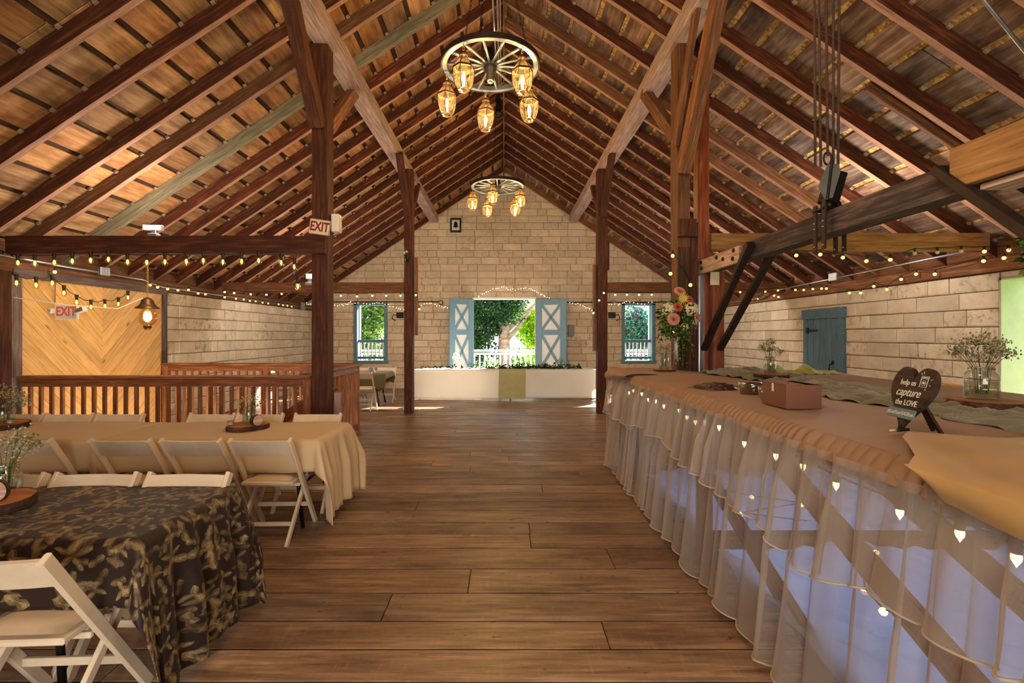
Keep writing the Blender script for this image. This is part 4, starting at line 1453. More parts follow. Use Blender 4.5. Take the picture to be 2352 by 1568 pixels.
# leaves and vases on the head table
def garland(label, x0, x1, n, y=11.93):
    m = MB(); rr = random.Random(n)
    for i in range(n):
        x = rr.uniform(x0, x1); p = Vector((x, y + rr.gauss(0, .06), .768 + abs(rr.gauss(0, .045))))
        u = Vector((rr.gauss(0, 1), rr.gauss(0, 1), rr.gauss(0, .5))).normalized(); w = u.orthogonal().normalized(); l = rr.uniform(.06, .12)
        m.add([p - u * l * .5, p + w * l * .28, p + u * l * .5, p - w * l * .28], [(0, 1, 2, 3)])
    t = thing('leaf_garland', label, 'garland', ((x0 + x1) / 2, y, .76), group='leaf garlands on the head table')
    m.v = [(a - (x0 + x1) / 2, b - y, max(c - .76, .003)) for a, b, c in m.v]
    m.obj('foliage', M['leaf_garland'], t, kind='stuff')
    s = MB(); s.tube([(x0 - (x0 + x1) / 2 + (x1 - x0) * i / 8, .03 * math.sin(i * 2), .012) for i in range(9)], .005, 5); s.obj('stem', M['leaf_garland'], t)
garland('sparse dark leaf garland on the left half of the head table', -2.15, -.2, 90)
garland('dense dark leaf garland on the right half of the head table', -.15, 1.95, 330)

# ------------------------------------------------------------------ jars, flowers, slices, discs
def log_slice(label, x, y, z, r, h, seed):
    t = thing('log_slice', label, 'log slice', (x, y, z), group='log slices under the jars')
    rr = random.Random(seed); n = 28
    rad = [r * (1 + .05 * math.sin(3 * a + seed) + rr.uniform(-.025, .025)) for a in [2 * PI * k / n for k in range(n)]]
    ring = lambda f, zz: [(rad[k] * f * math.cos(2 * PI * k / n), rad[k] * f * math.sin(2 * PI * k / n), zz) for k in range(n)]
    m = MB(); vs = ring(1, 0) + ring(1.02, h * .5) + ring(.99, h)
    m.add(vs, [(i * n + k, i * n + (k + 1) % n, (i + 1) * n + (k + 1) % n, (i + 1) * n + k) for i in range(2) for k in range(n)] + [tuple(range(n - 1, -1, -1))])
    m.obj('bark', M['bark'], t)
    m = MB(); m.add(ring(.985, h + .001) + [(0, 0, h + .001)], [(k, (k + 1) % n, n) for k in range(n)]); m.obj('face', M['slice_top'], t)
    return t


def jar(label, x, y, z, r, h, water=.55, group='glass mason jars', name='mason_jar'):
    t = thing(name, label, 'jar', (x, y, z), group=group)
    m = MB()
    m.lathe([(r * .9, .0), (r, .01), (r, h * .68), (r * .92, h * .78), (r * .74, h * .85), (r * .72, h * .88), (r * .78, h * .89), (r * .78, h * .93), (r * .74, h * .94), (r * .74, h)], 20)
    m.obj('glass', M['glass'], t)
    m = MB(); m.lathe([(1e-5, .008), (r * .93, .010), (r * .94, h * water), (1e-5, h * water)], 16); m.obj('water', M['water'], t)
    m = MB()
    for q in (.89, .91, .93):
        m.tube([(r * .79 * math.cos(2 * PI * k / 20), r * .79 * math.sin(2 * PI * k / 20), h * q) for k in range(20)], .0022, 4, closed=True)
    m.obj('screw_thread', M['glass'], t)
    return t


def breath(label, x, y, z, r, stem, n, seed, dz=.0):
    """a loose head of tiny blossoms on thin stems, standing in a jar"""
    t = thing('babys_breath', label, 'flowers', (x, y, z), group='bunches of tiny white flowers')
    rr = random.Random(seed); st = MB(); bl = MB()
    tips = []
    for k in range(17):
        a = rr.uniform(0, 6.28); q = r * rr.random() ** .5
        tp = Vector((q * math.cos(a), q * math.sin(a), stem + r * .9 * (1 - (q / r) ** 2) * rr.uniform(.5, 1.1) + rr.uniform(-.02, .02)))
        tips.append(tp)
        st.tube([(q * .22 * math.cos(a), q * .22 * math.sin(a), .02), (q * .35 * math.cos(a), q * .35 * math.sin(a), stem * .75), tp], .0012, 4)
    for i in range(n):
        p = rr.choice(tips) + Vector((rr.gauss(0, r * .16), rr.gauss(0, r * .16), rr.gauss(0, r * .13)))
        bl.octa(p, rr.uniform(.0035, .0065) * (1 + r * 2))
    st.obj('stems', M['leaf_bouquet'], t, kind='stuff'); bl.obj('blossoms', M['breath'], t, kind='stuff')
    return t


def disc(label, x, y, z, r, th, rz, num, seed):
    t = thing('number_disc', label, 'table number', (x, y, z), rz, group='numbered log discs')
    n = 26
    ring = lambda f, yy: [(r * f * math.cos(2 * PI * k / n), yy, r + r * f * math.sin(2 * PI * k / n)) for k in range(n)]
    m = MB(); m.add(ring(1, -th / 2) + ring(1, th / 2), [(k, (k + 1) % n, n + (k + 1) % n, n + k) for k in range(n)] + [tuple(range(2 * n - 1, n - 1, -1))]); m.obj('bark', M['bark'], t)
    m = MB(); m.add(ring(.95, -th / 2 - .001), [tuple(range(n))]); m.obj('face', M['white_board'], t)
    if num:
        text('number', num, t, (0, -th / 2 - .003, r), r * 1.25, M['black'])
    return t


def text(name, body, parent, loc, size, mat, rot=(PI / 2, 0, 0), shear=0.0, ext=.0008, sx=1.0):
    c = bpy.data.curves.new(name, 'FONT'); c.body = body; c.size = size; c.align_x = 'CENTER'; c.align_y = 'CENTER'
    c.extrude = ext; c.offset = .004 if 'EXIT' in body else 0; c.shear = shear; c.resolution_u = 3
    c.materials.append(mat)
    o = bpy.data.objects.new(name, c); COL.objects.link(o)
    dg = bpy.context.evaluated_depsgraph_get(); dg.update()
    me = bpy.data.meshes.new_from_object(o.evaluated_get(dg))
    bpy.data.objects.remove(o)
    if 'EXIT' in body: name = 'lettering'
    o = place(name, me, parent, loc, rot)
    o.scale = (sx, 1, 1)
    return o


def votive(label, x, y, z):
    t = thing('votive_candle', label, 'candle', (x, y, z), group='small votive candles')
    m = MB(); m.lathe([(.022, 0), (.027, .045), (.025, .045), (.021, .006), (1e-5, .006)], 14); m.obj('glass', M['glass'], t)
    m = MB(); m.lathe([(1e-5, .007), (.02, .007), (.022, .03), (1e-5, .03)], 12); m.obj('wax', M['plastic_white'], t)

ZT = .756
# cream table, aisle end
log_slice('thick log slice in the middle of the cream table', -2.32, 4.28, ZT, .17, .04, 1)
jar('glass mason jar with a few sprigs on the cream table log slice', -2.32, 4.31, ZT + .042, .06, .155)
breath('sparse white sprigs in the jar on the cream table', -2.32, 4.31, ZT + .048, .11, .17, 150, 11)
disc('thick blank log disc standing right of the jar on the cream table', -2.20, 4.20, ZT + .042, .048, .05, 1.05, None, 1)
votive('votive candle left of the jar on the cream table log slice', -2.43, 4.20, ZT + .042)
# cream table, left end
log_slice('wide log slice at the left end of the cream table, cut off by the frame', -4.60, 4.30, ZT + .002, .22, .045, 2)
jar('glass mason jar with fuller white flowers, left end of the cream table', -4.58, 4.33, ZT + .048, .078, .165)
breath('full bunch of cream blossoms, left end of the cream table', -4.58, 4.33, ZT + .055, .16, .17, 420, 12)
votive('votive candle right of the jar, left end of the cream table', -4.44, 4.25, ZT + .048)
# dark table
log_slice('log slice with rough bark on the dark leaf patterned cloth', -2.49, 2.31, ZT, .155, .045, 3)
disc('log disc painted with the number 5 on the dark cloth', -2.435, 2.27, ZT + .047, .052, .02, .12, '5', 3)
jar('glass jar behind the number 5 disc at the left frame edge', -2.62, 2.48, ZT + .001, .07, .17)
breath('white blossoms at the left frame edge above the dark cloth', -2.62, 2.48, ZT + .01, .15, .20, 420, 13)

# ------------------------------------------------------------------ chandeliers
def chandelier(label, x, y, z, angs, top, rot0):
    t = thing('wagon_wheel_chandelier', label, 'chandelier', (x, y, z), group='wagon wheel chandeliers')
    n = 48; m = MB()
    prof = [(.455, -.022), (.50, -.022), (.508, -.018), (.508, .026), (.455, .026)]
    vs = [(r * math.cos(2 * PI * k / n), r * math.sin(2 * PI * k / n), zz) for r, zz in prof for k in range(n)]
    p = len(prof)
    m.add(vs, [(i * n + k, i * n + (k + 1) % n, ((i + 1) % p) * n + (k + 1) % n, ((i + 1) % p) * n + k) for i in range(p) for k in range(n)], 0, False)
    m.obj('rim', M['rim'], t)
    m = MB(); m.lathe([(.508, -.026), (.516, -.026), (.516, .03), (.508, .03)], n, smooth=False); m.obj('tyre', M['iron'], t)
    m = MB(); m.lathe([(.035, -.16), (.042, -.15), (.042, -.07), (.062, -.05), (.07, 0), (.062, .05), (.045, .07), (.045, .17), (1e-4, .18)], 16); m.obj('hub', M['iron_black'], t)
    m = MB(); m.lathe([(1e-4, -.175), (.03, -.175), (.034, -.155)], 16); m.obj('hub_cap', M['rim'], t)
    sm = MB(); sm.tube([(.05, 0, 0), (.15, 0, 0), (.30, 0, 0), (.457, 0, 0)], [.016, .013, .014, .017], 8)
    sme = sm.mesh('spoke', M['rim'])
    for k in range(14):
        place('spoke', sme, t, rot=(0, 0, rot0 + 2 * PI * k / 14))
    for a in (20, 140, 260):
        a = math.radians(a); m = MB()
        a0 = Vector((.48 * math.cos(a), .48 * math.sin(a), .03)); a1 = Vector((0, 0, top - z))
        nl = int((a1 - a0).length / .05)
        for i in range(nl):
            c = a0 + (a1 - a0) * ((i + .5) / nl); d = (a1 - a0).normalized(); sd = d.orthogonal().normalized() if i % 2 else d.cross(d.orthogonal()).normalized()
            m.tube([c + d * .03 * math.cos(q) + sd * .011 * math.sin(q) for q in [2 * PI * j / 8 for j in range(8)]], .0035, 4, closed=True)
        m.obj('chain', M['iron_black'], t)
    for i, a in enumerate(angs):
        a = math.radians(a)
        px, py = .48 * math.cos(a), .48 * math.sin(a)
        e = bpy.data.objects.new('lantern', None); COL.objects.link(e); e.parent = t; e.location = (px, py, -.02); e.rotation_euler = (0, 0, a * .7)
        if i == 0 and not LANT:
            c = MB()
            # chain links and ring
            for k in range(3):
                z0 = -.02 - k * .03
                c.tube([(.012 * math.cos(q) if k % 2 else 0, 0 if k % 2 else .012 * math.cos(q), z0 + .02 * math.sin(q)) for q in [2 * PI * j / 10 for j in range(10)]], .003, 5, closed=True)
            LANT['chain'] = c.mesh('link', M['brass'])
            c = MB(); ph = PI / 6
            c.lathe([(.02, -.09), (.043, -.095), (.048, -.115), (.040, -.128), (.036, -.13)], 12)
            c.lathe([(.096, -.225), (.106, -.23), (.108, -.25), (.100, -.252)], 6, smooth=False, ph=ph)
            c.lathe([(.062, -.452), (.064, -.445), (.060, -.440)], 6, smooth=False, ph=ph)
            for k in range(6):
                q = ph + k * PI / 3
                P = lambda r, zz: (r * math.cos(q), r * math.sin(q), zz)
                c.tube([P(.036, -.13), P(.052, -.16), P(.098, -.228)], .004, 5)
                c.tube([P(.104, -.25), P(.103, -.30), P(.094, -.36), P(.082, -.40), P(.063, -.447)], .004, 5)
            LANT['cage'] = c.mesh('cage', M['cage'])
            c = MB()
            c.lathe([(.036, -.13), (.05, -.16), (.095, -.228)], 6, smooth=False, ph=ph)
            c.lathe([(.102, -.25), (.101, -.30), (.092, -.36), (.080, -.40), (.061, -.446), (1e-4, -.446)], 6, smooth=False, ph=ph)
            LANT['glass'] = c.mesh('glass', M['lantern_glass'])
            c = MB(); c.lathe([(1e-4, -.38), (.012, -.375), (.019, -.345), (.016, -.31), (.006, -.28), (1e-4, -.275)], 10); LANT['bulb'] = c.mesh('bulb', M['flame'])
            c = MB(); c.lathe([(.013, -.43), (.013, -.378), (1e-4, -.377)], 10); c.lathe([(.03, -.44), (.03, -.43), (1e-4, -.43)], 10); LANT['sock'] = c.mesh('candle_socket', M['plastic_white'])
        for nm, k in (('chain', 'chain'), ('cage', 'cage'), ('glass', 'glass'), ('bulb', 'bulb'), ('candle_socket', 'sock')):
            place(nm, LANT[k], e)
        lamp('lantern_light', (0, 0, -.33), LAMP_W, WARM, 'POINT', .03, parent=e)
    return t
LANT = {}
LAMP_W = 46
chandelier('near wagon wheel chandelier with five amber lanterns below the ridge', -.14, 4.96, 4.43, [239, 312, 168, 98, 29], 6.3, .1)
chandelier('far wagon wheel chandelier with five amber lanterns in front of the gable wall', -.116, 9.03, 4.45, [260, 332, 44, 116, 188], 6.3, .2)
# conduits along the ridge
m = MB(); m.tube([(-.155, Y0, 6.28), (-.155, 6.2, 6.28)], .022, 10); m.tube([(-.155, 6.2, 6.28), (-.12, 9.05, 6.26)], .016, 8)
m.obj('ridge_conduit', M['steel'], label='bright steel conduit running along under the ridge', cat='conduit')
for dx in (-.09, -.05):
    beam('ridge_batten', (dx, Y0, 6.33), (dx, 9.1, 6.33), .025, .025, M['timber_pale'], ceiling)
m = MB(); m.ball((0, 0, 0), .07, 8, 5); m.cbox(-.05, .05, -.05, .05, -.05, .25, .01); m.tube([(0, 0, .2), (0, 0, .4)], .02, 6)
m.tube([(.10 * math.cos(a), .10 * math.sin(a), -.06 + .02 * math.sin(3 * a)) for a in [2 * PI * k / 16 for k in range(16)]], .018, 6, closed=True)
m.obj('junction_box', M['iron_black'], loc=(-.1, 9.0, 5.85), label='dark coiled cable and hook bunch above the far chandelier', cat='hook')

# ------------------------------------------------------------------ lantern over the stairwell
t = thing('pendant_lantern', 'bell capped glass pendant lantern hanging before the chevron boards', 'lantern', (-4.6, 6.1, 1.73))
m = MB(); m.lathe([(1e-4, .365), (.02, .36), (.05, .34), (.07, .31), (.075, .285), (.10, .25), (.135, .225), (.137, .215), (.09, .215)], 18); m.obj('cap', M['bronze'], t); m = MB(); m.lathe([(.0001, -.06), (.03, -.055), (.045, -.03), (.05, -.015), (.045, -.005)], 14); m.obj('finial', M['bronze'], t)
m = MB(); m.lathe([(.045, -.005), (.085, .03), (.108, .08), (.108, .11), (.088, .16), (.085, .215)], 18); m.obj('glass', M['glass_amber'], t)
m = MB(); m.lathe([(.0001, .05), (.03, .06), (.045, .09), (.045, .13), (.03, .16), (.0001, .17)], 12); m.obj('bulb', M['flame'], t)
m = MB()
for k in range(26):
    z = .37 + k * .03
    m.tube([((.009 * math.cos(q) if k % 2 else 0), (0 if k % 2 else .009 * math.cos(q)), z + .02 * math.sin(q)) for q in [2 * PI * j / 8 for j in range(8)]], .003, 4, closed=True)
m.obj('chain', M['brass'], t)
lamp('pendant_light', (0, 0, .11), 24, WARM, 'POINT', .05, parent=t)

# ------------------------------------------------------------------ flood lights on the beams
def flood(label, x, y, z, rz, w):
    t = thing('flood_light', label, 'flood light', (x, y, z), rz, group='small white flood lights')
    m = MB(); m.cbox(-.05, .05, -.04, .04, 0, .03, .004); m.cbox(-.02, .02, -.015, .015, .03, .08, .003); m.obj('bracket', M['galv'], t)
    m = MB(); m.cbox(-w / 2 - .01, w / 2 + .01, -.035, .02, .07, .13, .006); m.obj('housing', M['plastic_white'], t)
    m = MB(); m.grid(8, 6, lambda u, v: ((u - .5) * w, -.036 - .02 * math.sin(PI * u) * math.sin(PI * v), .075 + .05 * v)); m.obj('lens', M['led'], t)
flood('glowing white flood light standing on the left tie beam', -4.09, 5.52, 2.755, .1, .19)
flood('small glowing flood light at the left edge of the EXIT post', -2.30, 5.62, 2.20, .1, .07)

# ------------------------------------------------------------------ exit signs, boxes, wall fittings
t = thing('exit_sign', 'tilted cream board with dark red EXIT lettering nailed on the dark post', 'sign', (-2.135, 5.488, 2.855))
t.rotation_euler = (0, math.radians(8), 0)
m = MB(); m.cbox(-.122, .122, -.012, 0, -.09, .09, .002); m.obj('board', M['sign_white'], t)
f = MB()
for a in ((-.122, .122, -.09, -.083), (-.122, .122, .083, .09), (-.122, -.115, -.09, .09), (.115, .122, -.09, .09)):
    f.box(a[0], a[1], -.0135, -.012, a[2], a[3])
f.obj('border', M['slice_top'], t)
text('lettering', 'EXIT', t, (0, -.0135, 0), .15, M['red_text'], sx=.72)
t = thing('emergency_unit', 'white box fixed high on the aisle side of the dark EXIT post', 'box', (-1.99, 5.6, 2.92))
m = MB(); m.cbox(-.04, .05, -.05, .06, -.1, .11, .006); m.obj('case', M['plastic_white'], t); m = MB(); m.cbox(.04, .055, -.04, .05, -.09, .1, .003); m.obj('cover', M['galv'], t)

t = thing('exit_sign', 'white emergency sign with red EXIT letters and two lamp heads on the chevron boards', 'sign', (-5.56, 6.02, 1.90))
m = MB(); m.cbox(-.15, .14, -.02, .02, -.10, .09, .008); m.obj('case', M['plastic_white'], t)
text('lettering', 'EXIT', t, (.0, -.022, 0), .16, plain('exit_red', L(226, 92, 80), .5), sx=.78)
for s in (-1, 1):
    m = MB(); m.cbox(-.06, .06, -.05, .02, -.03, .03, .006); h = m.obj('lamp_head', M['plastic_white'], t, (s * .2, -.02, .02), (0, s * -.3, 0))
    m = MB(); m.grid(4, 4, lambda u, v: (-.05 + .1 * u, -.052, -.022 + .044 * v)); m.obj('lens', M['steel'], h)
m = MB(); m.tube([(-.16, .0, .10), (-.17, .02, .42)], .006, 5); m.obj('stem', M['galv'], t)

t = thing('framed_picture', 'black framed picture of a dark bell high on the gable wall', 'picture', (-1.44, 14.17, 4.90))
m = MB()
for a in ((-.165, .165, -.215, -.155), (-.165, .165, .155, .215), (-.165, -.115, -.155, .155), (.115, .165, -.155, .155)):
    m.cbox(a[0], a[1], -.03, .0, a[2], a[3], .004)
m.obj('frame', M['black'], t)
m = MB(); m.box(-.12, .12, -.012, 0, -.16, .16); m.obj('mat', plain('mat_pale', L(206, 214, 216), .6), t)
m = MB(); prof = [(-.075, -.06), (.075, -.06), (.06, .0), (.05, .07), (.025, .11), (-.025, .11), (-.05, .07), (-.06, .0)]
m.add([(a, -.016, b) for a, b in prof] + [(a, -.012, b) for a, b in prof], [tuple(range(8))] + [(i, 8 + i, 8 + (i + 1) % 8, (i + 1) % 8) for i in range(8)])
m.ball((0, -.014, -.075), .018, 8, 4); m.obj('bell', M['bowl_dark'], t)

def wbox(name, label, cat, x, y, z, sx, sy, sz, mat, face=None):
    t = thing(name, label, cat, (x, y, z))
    m = MB(); m.cbox(-sx / 2, sx / 2, -sy / 2, sy / 2, -sz / 2, sz / 2, min(sx, sy, sz) * .12); m.obj('case', M[mat], t)
    if face:
        m = MB(); q = sx * .14
        for i in (-1, 1):
            for k in (-1, 1):
                m.cbox(i * q * 1.3 - q, i * q * 1.3 + q, -sy / 2 - .004, -sy / 2, k * q * 1.3 - q, k * q * 1.3 + q, .002)
        m.obj('socket', M[face], t)
wbox('outlet_box', 'dark outlet box with four white squares left of the double doors', 'outlet', -1.88, 14.15, 2.58, .11, .06, .13, 'black', 'plastic_white')
wbox('outlet_plate', 'small blank plate low on the gable wall right of the double doors', 'outlet', 2.25, 14.16, 1.50, .15, .03, .10, 'block')
wbox('breaker_box', 'grey stacked box on the gable wall right of the right blue door', 'box', 2.02, 14.15, 1.75, .17, .08, .34, 'grey_box')
wbox('junction_box', 'small blue grey box on the cable left of the right far window', 'box', 3.31, 14.15, 2.60, .10, .05, .10, 'grey_box')
def camera_mount(label, x, s):
    t = thing('speaker_bracket', label, 'bracket', (x, 9.6, 2.0))
    m = MB(); m.cbox(0 if s > 0 else -.14, .14 if s > 0 else 0, -.03, .04, -.05, .07, .006); m.obj('plate', M['iron_black'], t)
    m = MB(); m.tube([(s * .10, 0, .0), (s * .20, -.02, .02), (s * .22, -.04, -.06), (s * .15, -.05, -.10)], .011, 6); m.obj('hook', M['iron_black'], t)
camera_mount('black bracket on the left side of the left head table post', -2.04, -1); camera_mount('black bracket on the right side of the right head table post', 2.13, 1)
t = thing('spot_lamp', 'small two headed lamp on the front of the left head table post', 'lamp', (-1.98, 9.62, 3.22))
m = MB(); m.ball((0, -.05, .07), .05, 10, 6); m.obj('globe', M['galv'], t); m = MB(); m.lathe([(.02, -.12), (.04, -.1), (.045, -.03), (.03, .02)], 10, (.02, -.05, 0)); m.obj('holder', M['iron_black'], t)

# cables and conduits
def cable(name, label, pts, r, mat, cat='cable'):
    m = MB(); m.tube(pts, r, 6); return m.obj(name, M[mat], label=label, cat=cat)
cable('wall_cable', 'black cable along the gable wall above the left far window', [(-5.7, 14.17, 2.60), (-1.95, 14.17, 2.605)], .016, 'iron_black')
cable('wall_cable', 'black cable along the gable wall above the right far window', [(1.9, 14.17, 2.59), (5.7, 14.17, 2.6)], .016, 'iron_black')
cable('wall_conduit', 'steel conduit along the plate above the chevron boards and left block wall', [(-5.66, 4.0, 2.52), (-5.66, 7.4, 2.47), (-5.66, 7.8, 2.40), (-5.66, 14.1, 2.40)], .014, 'steel', 'conduit')
cable('wall_conduit', 'steel conduit along the plate above the small blue door', [(5.62, 5.7, 2.62), (5.62, 8.9, 2.55), (5.62, 9.9, 2.53), (5.62, 10.3, 2.42), (5.62, 14.1, 2.40)], .016, 'steel', 'conduit')
wbox('conduit_box', 'grey conduit box on the right plate above the small blue door', 'box', 5.6, 8.0, 2.59, .08, .2, .14, 'galv')
wbox('conduit_box', 'grey conduit box on the plate above the chevron boards', 'box', -5.64, 6.66, 2.50, .06, .16, .12, 'galv')
wbox('conduit_box', 'small conduit box at the far end of the left plate', 'box', -5.62, 13.2, 2.42, .06, .2, .2, 'galv')
cable('guy_wire', 'white wire slung across in front of the chevron boards', [(-5.55, 5.35, 2.03), (-5.3, 5.7, 1.97), (-4.9, 6.0, 1.94), (-4.66, 6.1, 2.08)], .006, 'plastic_white')
cable('roof_conduit', 'steel conduit crossing the roof boards at the upper right corner', [(3.0, 3.35, rb(3.0) - .02), (4.9, 3.9, rb(4.9) - .03)], .014, 'galv', 'conduit')

# ------------------------------------------------------------------ string lights
def px(x, y, D):
    return Vector(((x - 1157) / 1085 * D, D, EYE + (770 - y) / 1085 * D))
def pxl(x, y, X):
    D = X * 1085 / (x - 1157)
    return px(x, y, D)
GLOBE = MB(); GLOBE.ball((0, 0, -.045), .021, 10, 6)
GL = {'on': GLOBE.mesh('bulb', M['bulb_white']), 'amber': GLOBE.mesh('bulb', M['bulb_amber']), 'off': GLOBE.mesh('bulb', M['bulb_off'])}
ED = MB(); ED.lathe([(.013, -.045), (.016, -.058), (.027, -.085), (.030, -.10), (.024, -.12), (.010, -.13), (1e-4, -.131)], 12)
EDG = ED.mesh('bulb', M['glass_edison'])
EF = MB(); EF.lathe([(1e-4, -.112), (.010, -.105), (.013, -.085), (.008, -.065), (1e-4, -.06)], 8)
EDF = EF.mesh('filament', M['filament'])


def string_light(label, pts, style='amber', sag=.02, group='strings of round bulbs', off=(), r=.005, name='string_light'):
    """pts are the bulb positions (bulb centre); the cable runs just above them"""
    o = thing(name, label, 'string lights', tuple(pts[0]), group=group)
    b = Vector(pts[0]); up = .06 if style != 'edison' else .10
    m = MB(); path = []
    for i, p in enumerate(pts):
        q = Vector(p) - b + Vector((0, 0, up))
        path.append(q)
        if i < len(pts) - 1:
            q2 = Vector(pts[i + 1]) - b + Vector((0, 0, up))
            path.append((q + q2) / 2 - Vector((0, 0, sag * (q2 - q).length)))
    m.tube(path, r, 5)
    for p in pts:
        q = Vector(p) - b + Vector((0, 0, up))
        if style == 'edison':
            m.lathe([(.018, .012), (.022, 0), (.016, -.03), (.018, -.052), (.013, -.055)], 8, tuple(q))
        else:
            m.lathe([(.010, .004), (.013, -.01), (.012, -.035)], 7, tuple(q))
    m.obj('cable', M['black'], o)
    for i, p in enumerate(pts):
        q = Vector(p) - b + Vector((0, 0, up))
        if style == 'edison':
            e = place('bulb', EDG, o, tuple(q)); place('filament', EDF, e)
        else:
            place('bulb', GL['off' if i in off else style], o, tuple(q + Vector((0, 0, -.012))))
    return o
GE = 'strings of amber pear bulbs'
string_light('string of amber pear bulbs hanging below the dark red tie beam', [px(x, y, 5.42) for x, y in ((3, 597), (41, 606), (80, 607), (125, 605), (166, 602), (208, 600), (249, 598), (293, 604), (337, 605), (379, 604), (428, 603), (467, 601), (512, 604), (555, 603), (594, 601), (646, 606), (676, 615), (684, 660))], 'edison', .03, GE)
string_light('swag of amber pear bulbs sagging across the chevron boards', [pxl(x, y, -5.58) for x, y in ((38, 652), (83, 657), (120, 652), (147, 675), (176, 696), (209, 707), (241, 705), (272, 700), (294, 685))], 'edison', .12, GE)
string_light('row of round bulbs along the top of the left block wall', [pxl(x, y, -5.62) for x, y in ((126, 625), (345, 655), (362, 660), (385, 664), (409, 667), (433, 666), (455, 674), (472, 676), (516, 683), (542, 686), (560, 688), (574, 691), (587, 692), (603, 695), (616, 697), (640, 699), (650, 701), (660, 702), (670, 704))], 'amber')
string_light('round bulbs below the far left tie beam', [px(x, y, 9.6) for x, y in ((516, 671), (538, 673), (576, 676), (612, 677), (647, 675), (783, 679), (820, 681), (855, 679), (887, 679), (920, 679), (955, 678), (963, 710))], 'on')
string_light('round bulbs below the far right tie beam and down its post', [px(x, y, 9.55) for x, y in ((1363, 719), (1376, 690), (1387, 673), (1413, 677), (1440, 677), (1468, 677), (1497, 677))], 'on')
string_light('round bulbs below the far tie beam right of the cedar posts', [px(x, y, 9.6) for x, y in ((1643, 674), (1672, 671), (1700, 671), (1728, 670), (1758, 670), (1787, 667))], 'amber')
string_light('round bulbs wound up the barked post', [px(x, y, 5.40) for x, y in ((1545, 765), (1540, 629), (1545, 588), (1586, 655))], 'amber', 0)
string_light('row of round bulbs along the right block wall beside the small blue door', [pxl(x, y, 5.62) for x, y in ((1712, 690), (1727, 687), (1741, 686), (1778, 679), (1788, 682), (1827, 666), (1846, 666), (1867, 664), (1887, 663), (1898, 663), (1951, 673), (1977, 673), (2007, 658), (2037, 665), (2070, 642), (2104, 630), (2147, 630), (2259, 600), (2306, 593))], 'amber')
string_light('string of round bulbs, three of them unlit, below the yellow pine tie beam', [px(x, y, 5.55) for x, y in ((1774, 589), (1829, 587), (1884, 585), (1936, 592), (1990, 600), (2045, 597), (2101, 582), (2153, 580), (2208, 577), (2261, 578), (2317, 575))], 'amber', .04, off=(6, 7, 8))
def fairy(label, pts, n, seed, spread=.02):
    o = thing('fairy_lights', label, 'fairy lights', tuple(pts[0]), group='fine fairy lights on the gable wall')
    rr = random.Random(seed); b = Vector(pts[0]); P = [Vector(p) - b for p in pts]
    m = MB(); m.tube(P, .004, 4); m.obj('wire', M['bronze'], o)
    fm = MB()
    for i in range(n):
        s = (i + .5) / n * (len(P) - 1); k = min(int(s), len(P) - 2)
        q = P[k].lerp(P[k + 1], s - k) + Vector((rr.uniform(-spread, spread), -.02, rr.uniform(-spread, spread)))
        fm.octa(q, .014)
    fm.obj('tiny_bulbs', M['fairy'], o, kind='stuff')
F = lambda l: [px(x, y, 14.12) for x, y in l]
fairy('fairy lights draped over the left far window', F([(768, 702), (790, 700), (808, 694), (850, 698), (872, 694), (900, 704), (926, 712), (958, 706), (985, 694), (1010, 704), (1030, 707)]), 44, 1)
fairy('fairy lights arched above the double doors', F([(1095, 683), (1122, 668), (1152, 659), (1180, 666), (1215, 662), (1240, 676), (1262, 684)]), 34, 2)
fairy('fairy lights draped left of the right far window', F([(1306, 695), (1330, 698), (1345, 706), (1362, 713), (1395, 701), (1420, 699), (1438, 692), (1470, 700), (1500, 693)]), 30, 3)
fairy('bunched fairy lights in the far left corner', F([(690, 702), (705, 697), (714, 706), (696, 708), (712, 700)]), 22, 4, .08)
fairy('bunched fairy lights in the far right corner', F([(1646, 690), (1662, 688), (1654, 698), (1680, 692), (1648, 696), (1672, 684)]), 34, 5, .09)
# ------------------------------------------------------------------ long buffet over the hatch
BX0, BX1, BY0, BY1, BZ = 1.33, 3.84, .35, 5.43, 1.175
bf = thing('buffet_counter', 'long framed wooden counter under the gathered cloth, diagonal planks below', 'counter', (0, 0, 0))
for i in range(4):
    w = (BX1 - BX0 - .13) / 4
    m = MB(); m.cbox(BX0 + .09 + i * w, BX0 + .09 + (i + 1) * w - .004, BY0 + .03, BY1 - .03, BZ - .045, BZ - .012, .003); m.obj('top_board', M['pine'], bf)
m = MB(); m.cbox(BX0 + .09, 1.96, BY1 - .03, 5.82, BZ - .045, BZ - .012, .003); m.obj('top_board', M['pine'], bf)
for x, y in ((1.46, .6), (1.46, 3.44), (1.46, 5.3), (3.76, .6), (3.76, 3.44), (3.76, 5.25), (1.46, 5.75), (2.6, 5.3)):
    beam('leg', (x, y, 0), (x, y, BZ - .045), .09, .09, M['timber_mid'], bf, up=(0, 1, 0))
for x in (1.46, 3.76):
    beam('apron', (x, BY0 + .1, BZ - .10), (x, BY1 - .1, BZ - .10), .04, .11, M['timber_mid'], bf)
beam('cross_rail', (1.46, 3.40, .13), (3.8, 3.40, .13), .10, .10, M['timber_mid'], bf)
beam('diagonal_plank', (1.50, 2.95, BZ - .10), (1.50, .75, .16), .04, .12, M['timber_mid'], bf)
beam('diagonal_plank', (1.56, 4.9, BZ - .10), (1.56, 2.3, -.0), .04, .12, M['timber_mid'], bf)
beam('diagonal_plank', (2.05, 3.2, BZ - .12), (2.05, 1.2, .30), .04, .12, M['timber_mid'], bf)

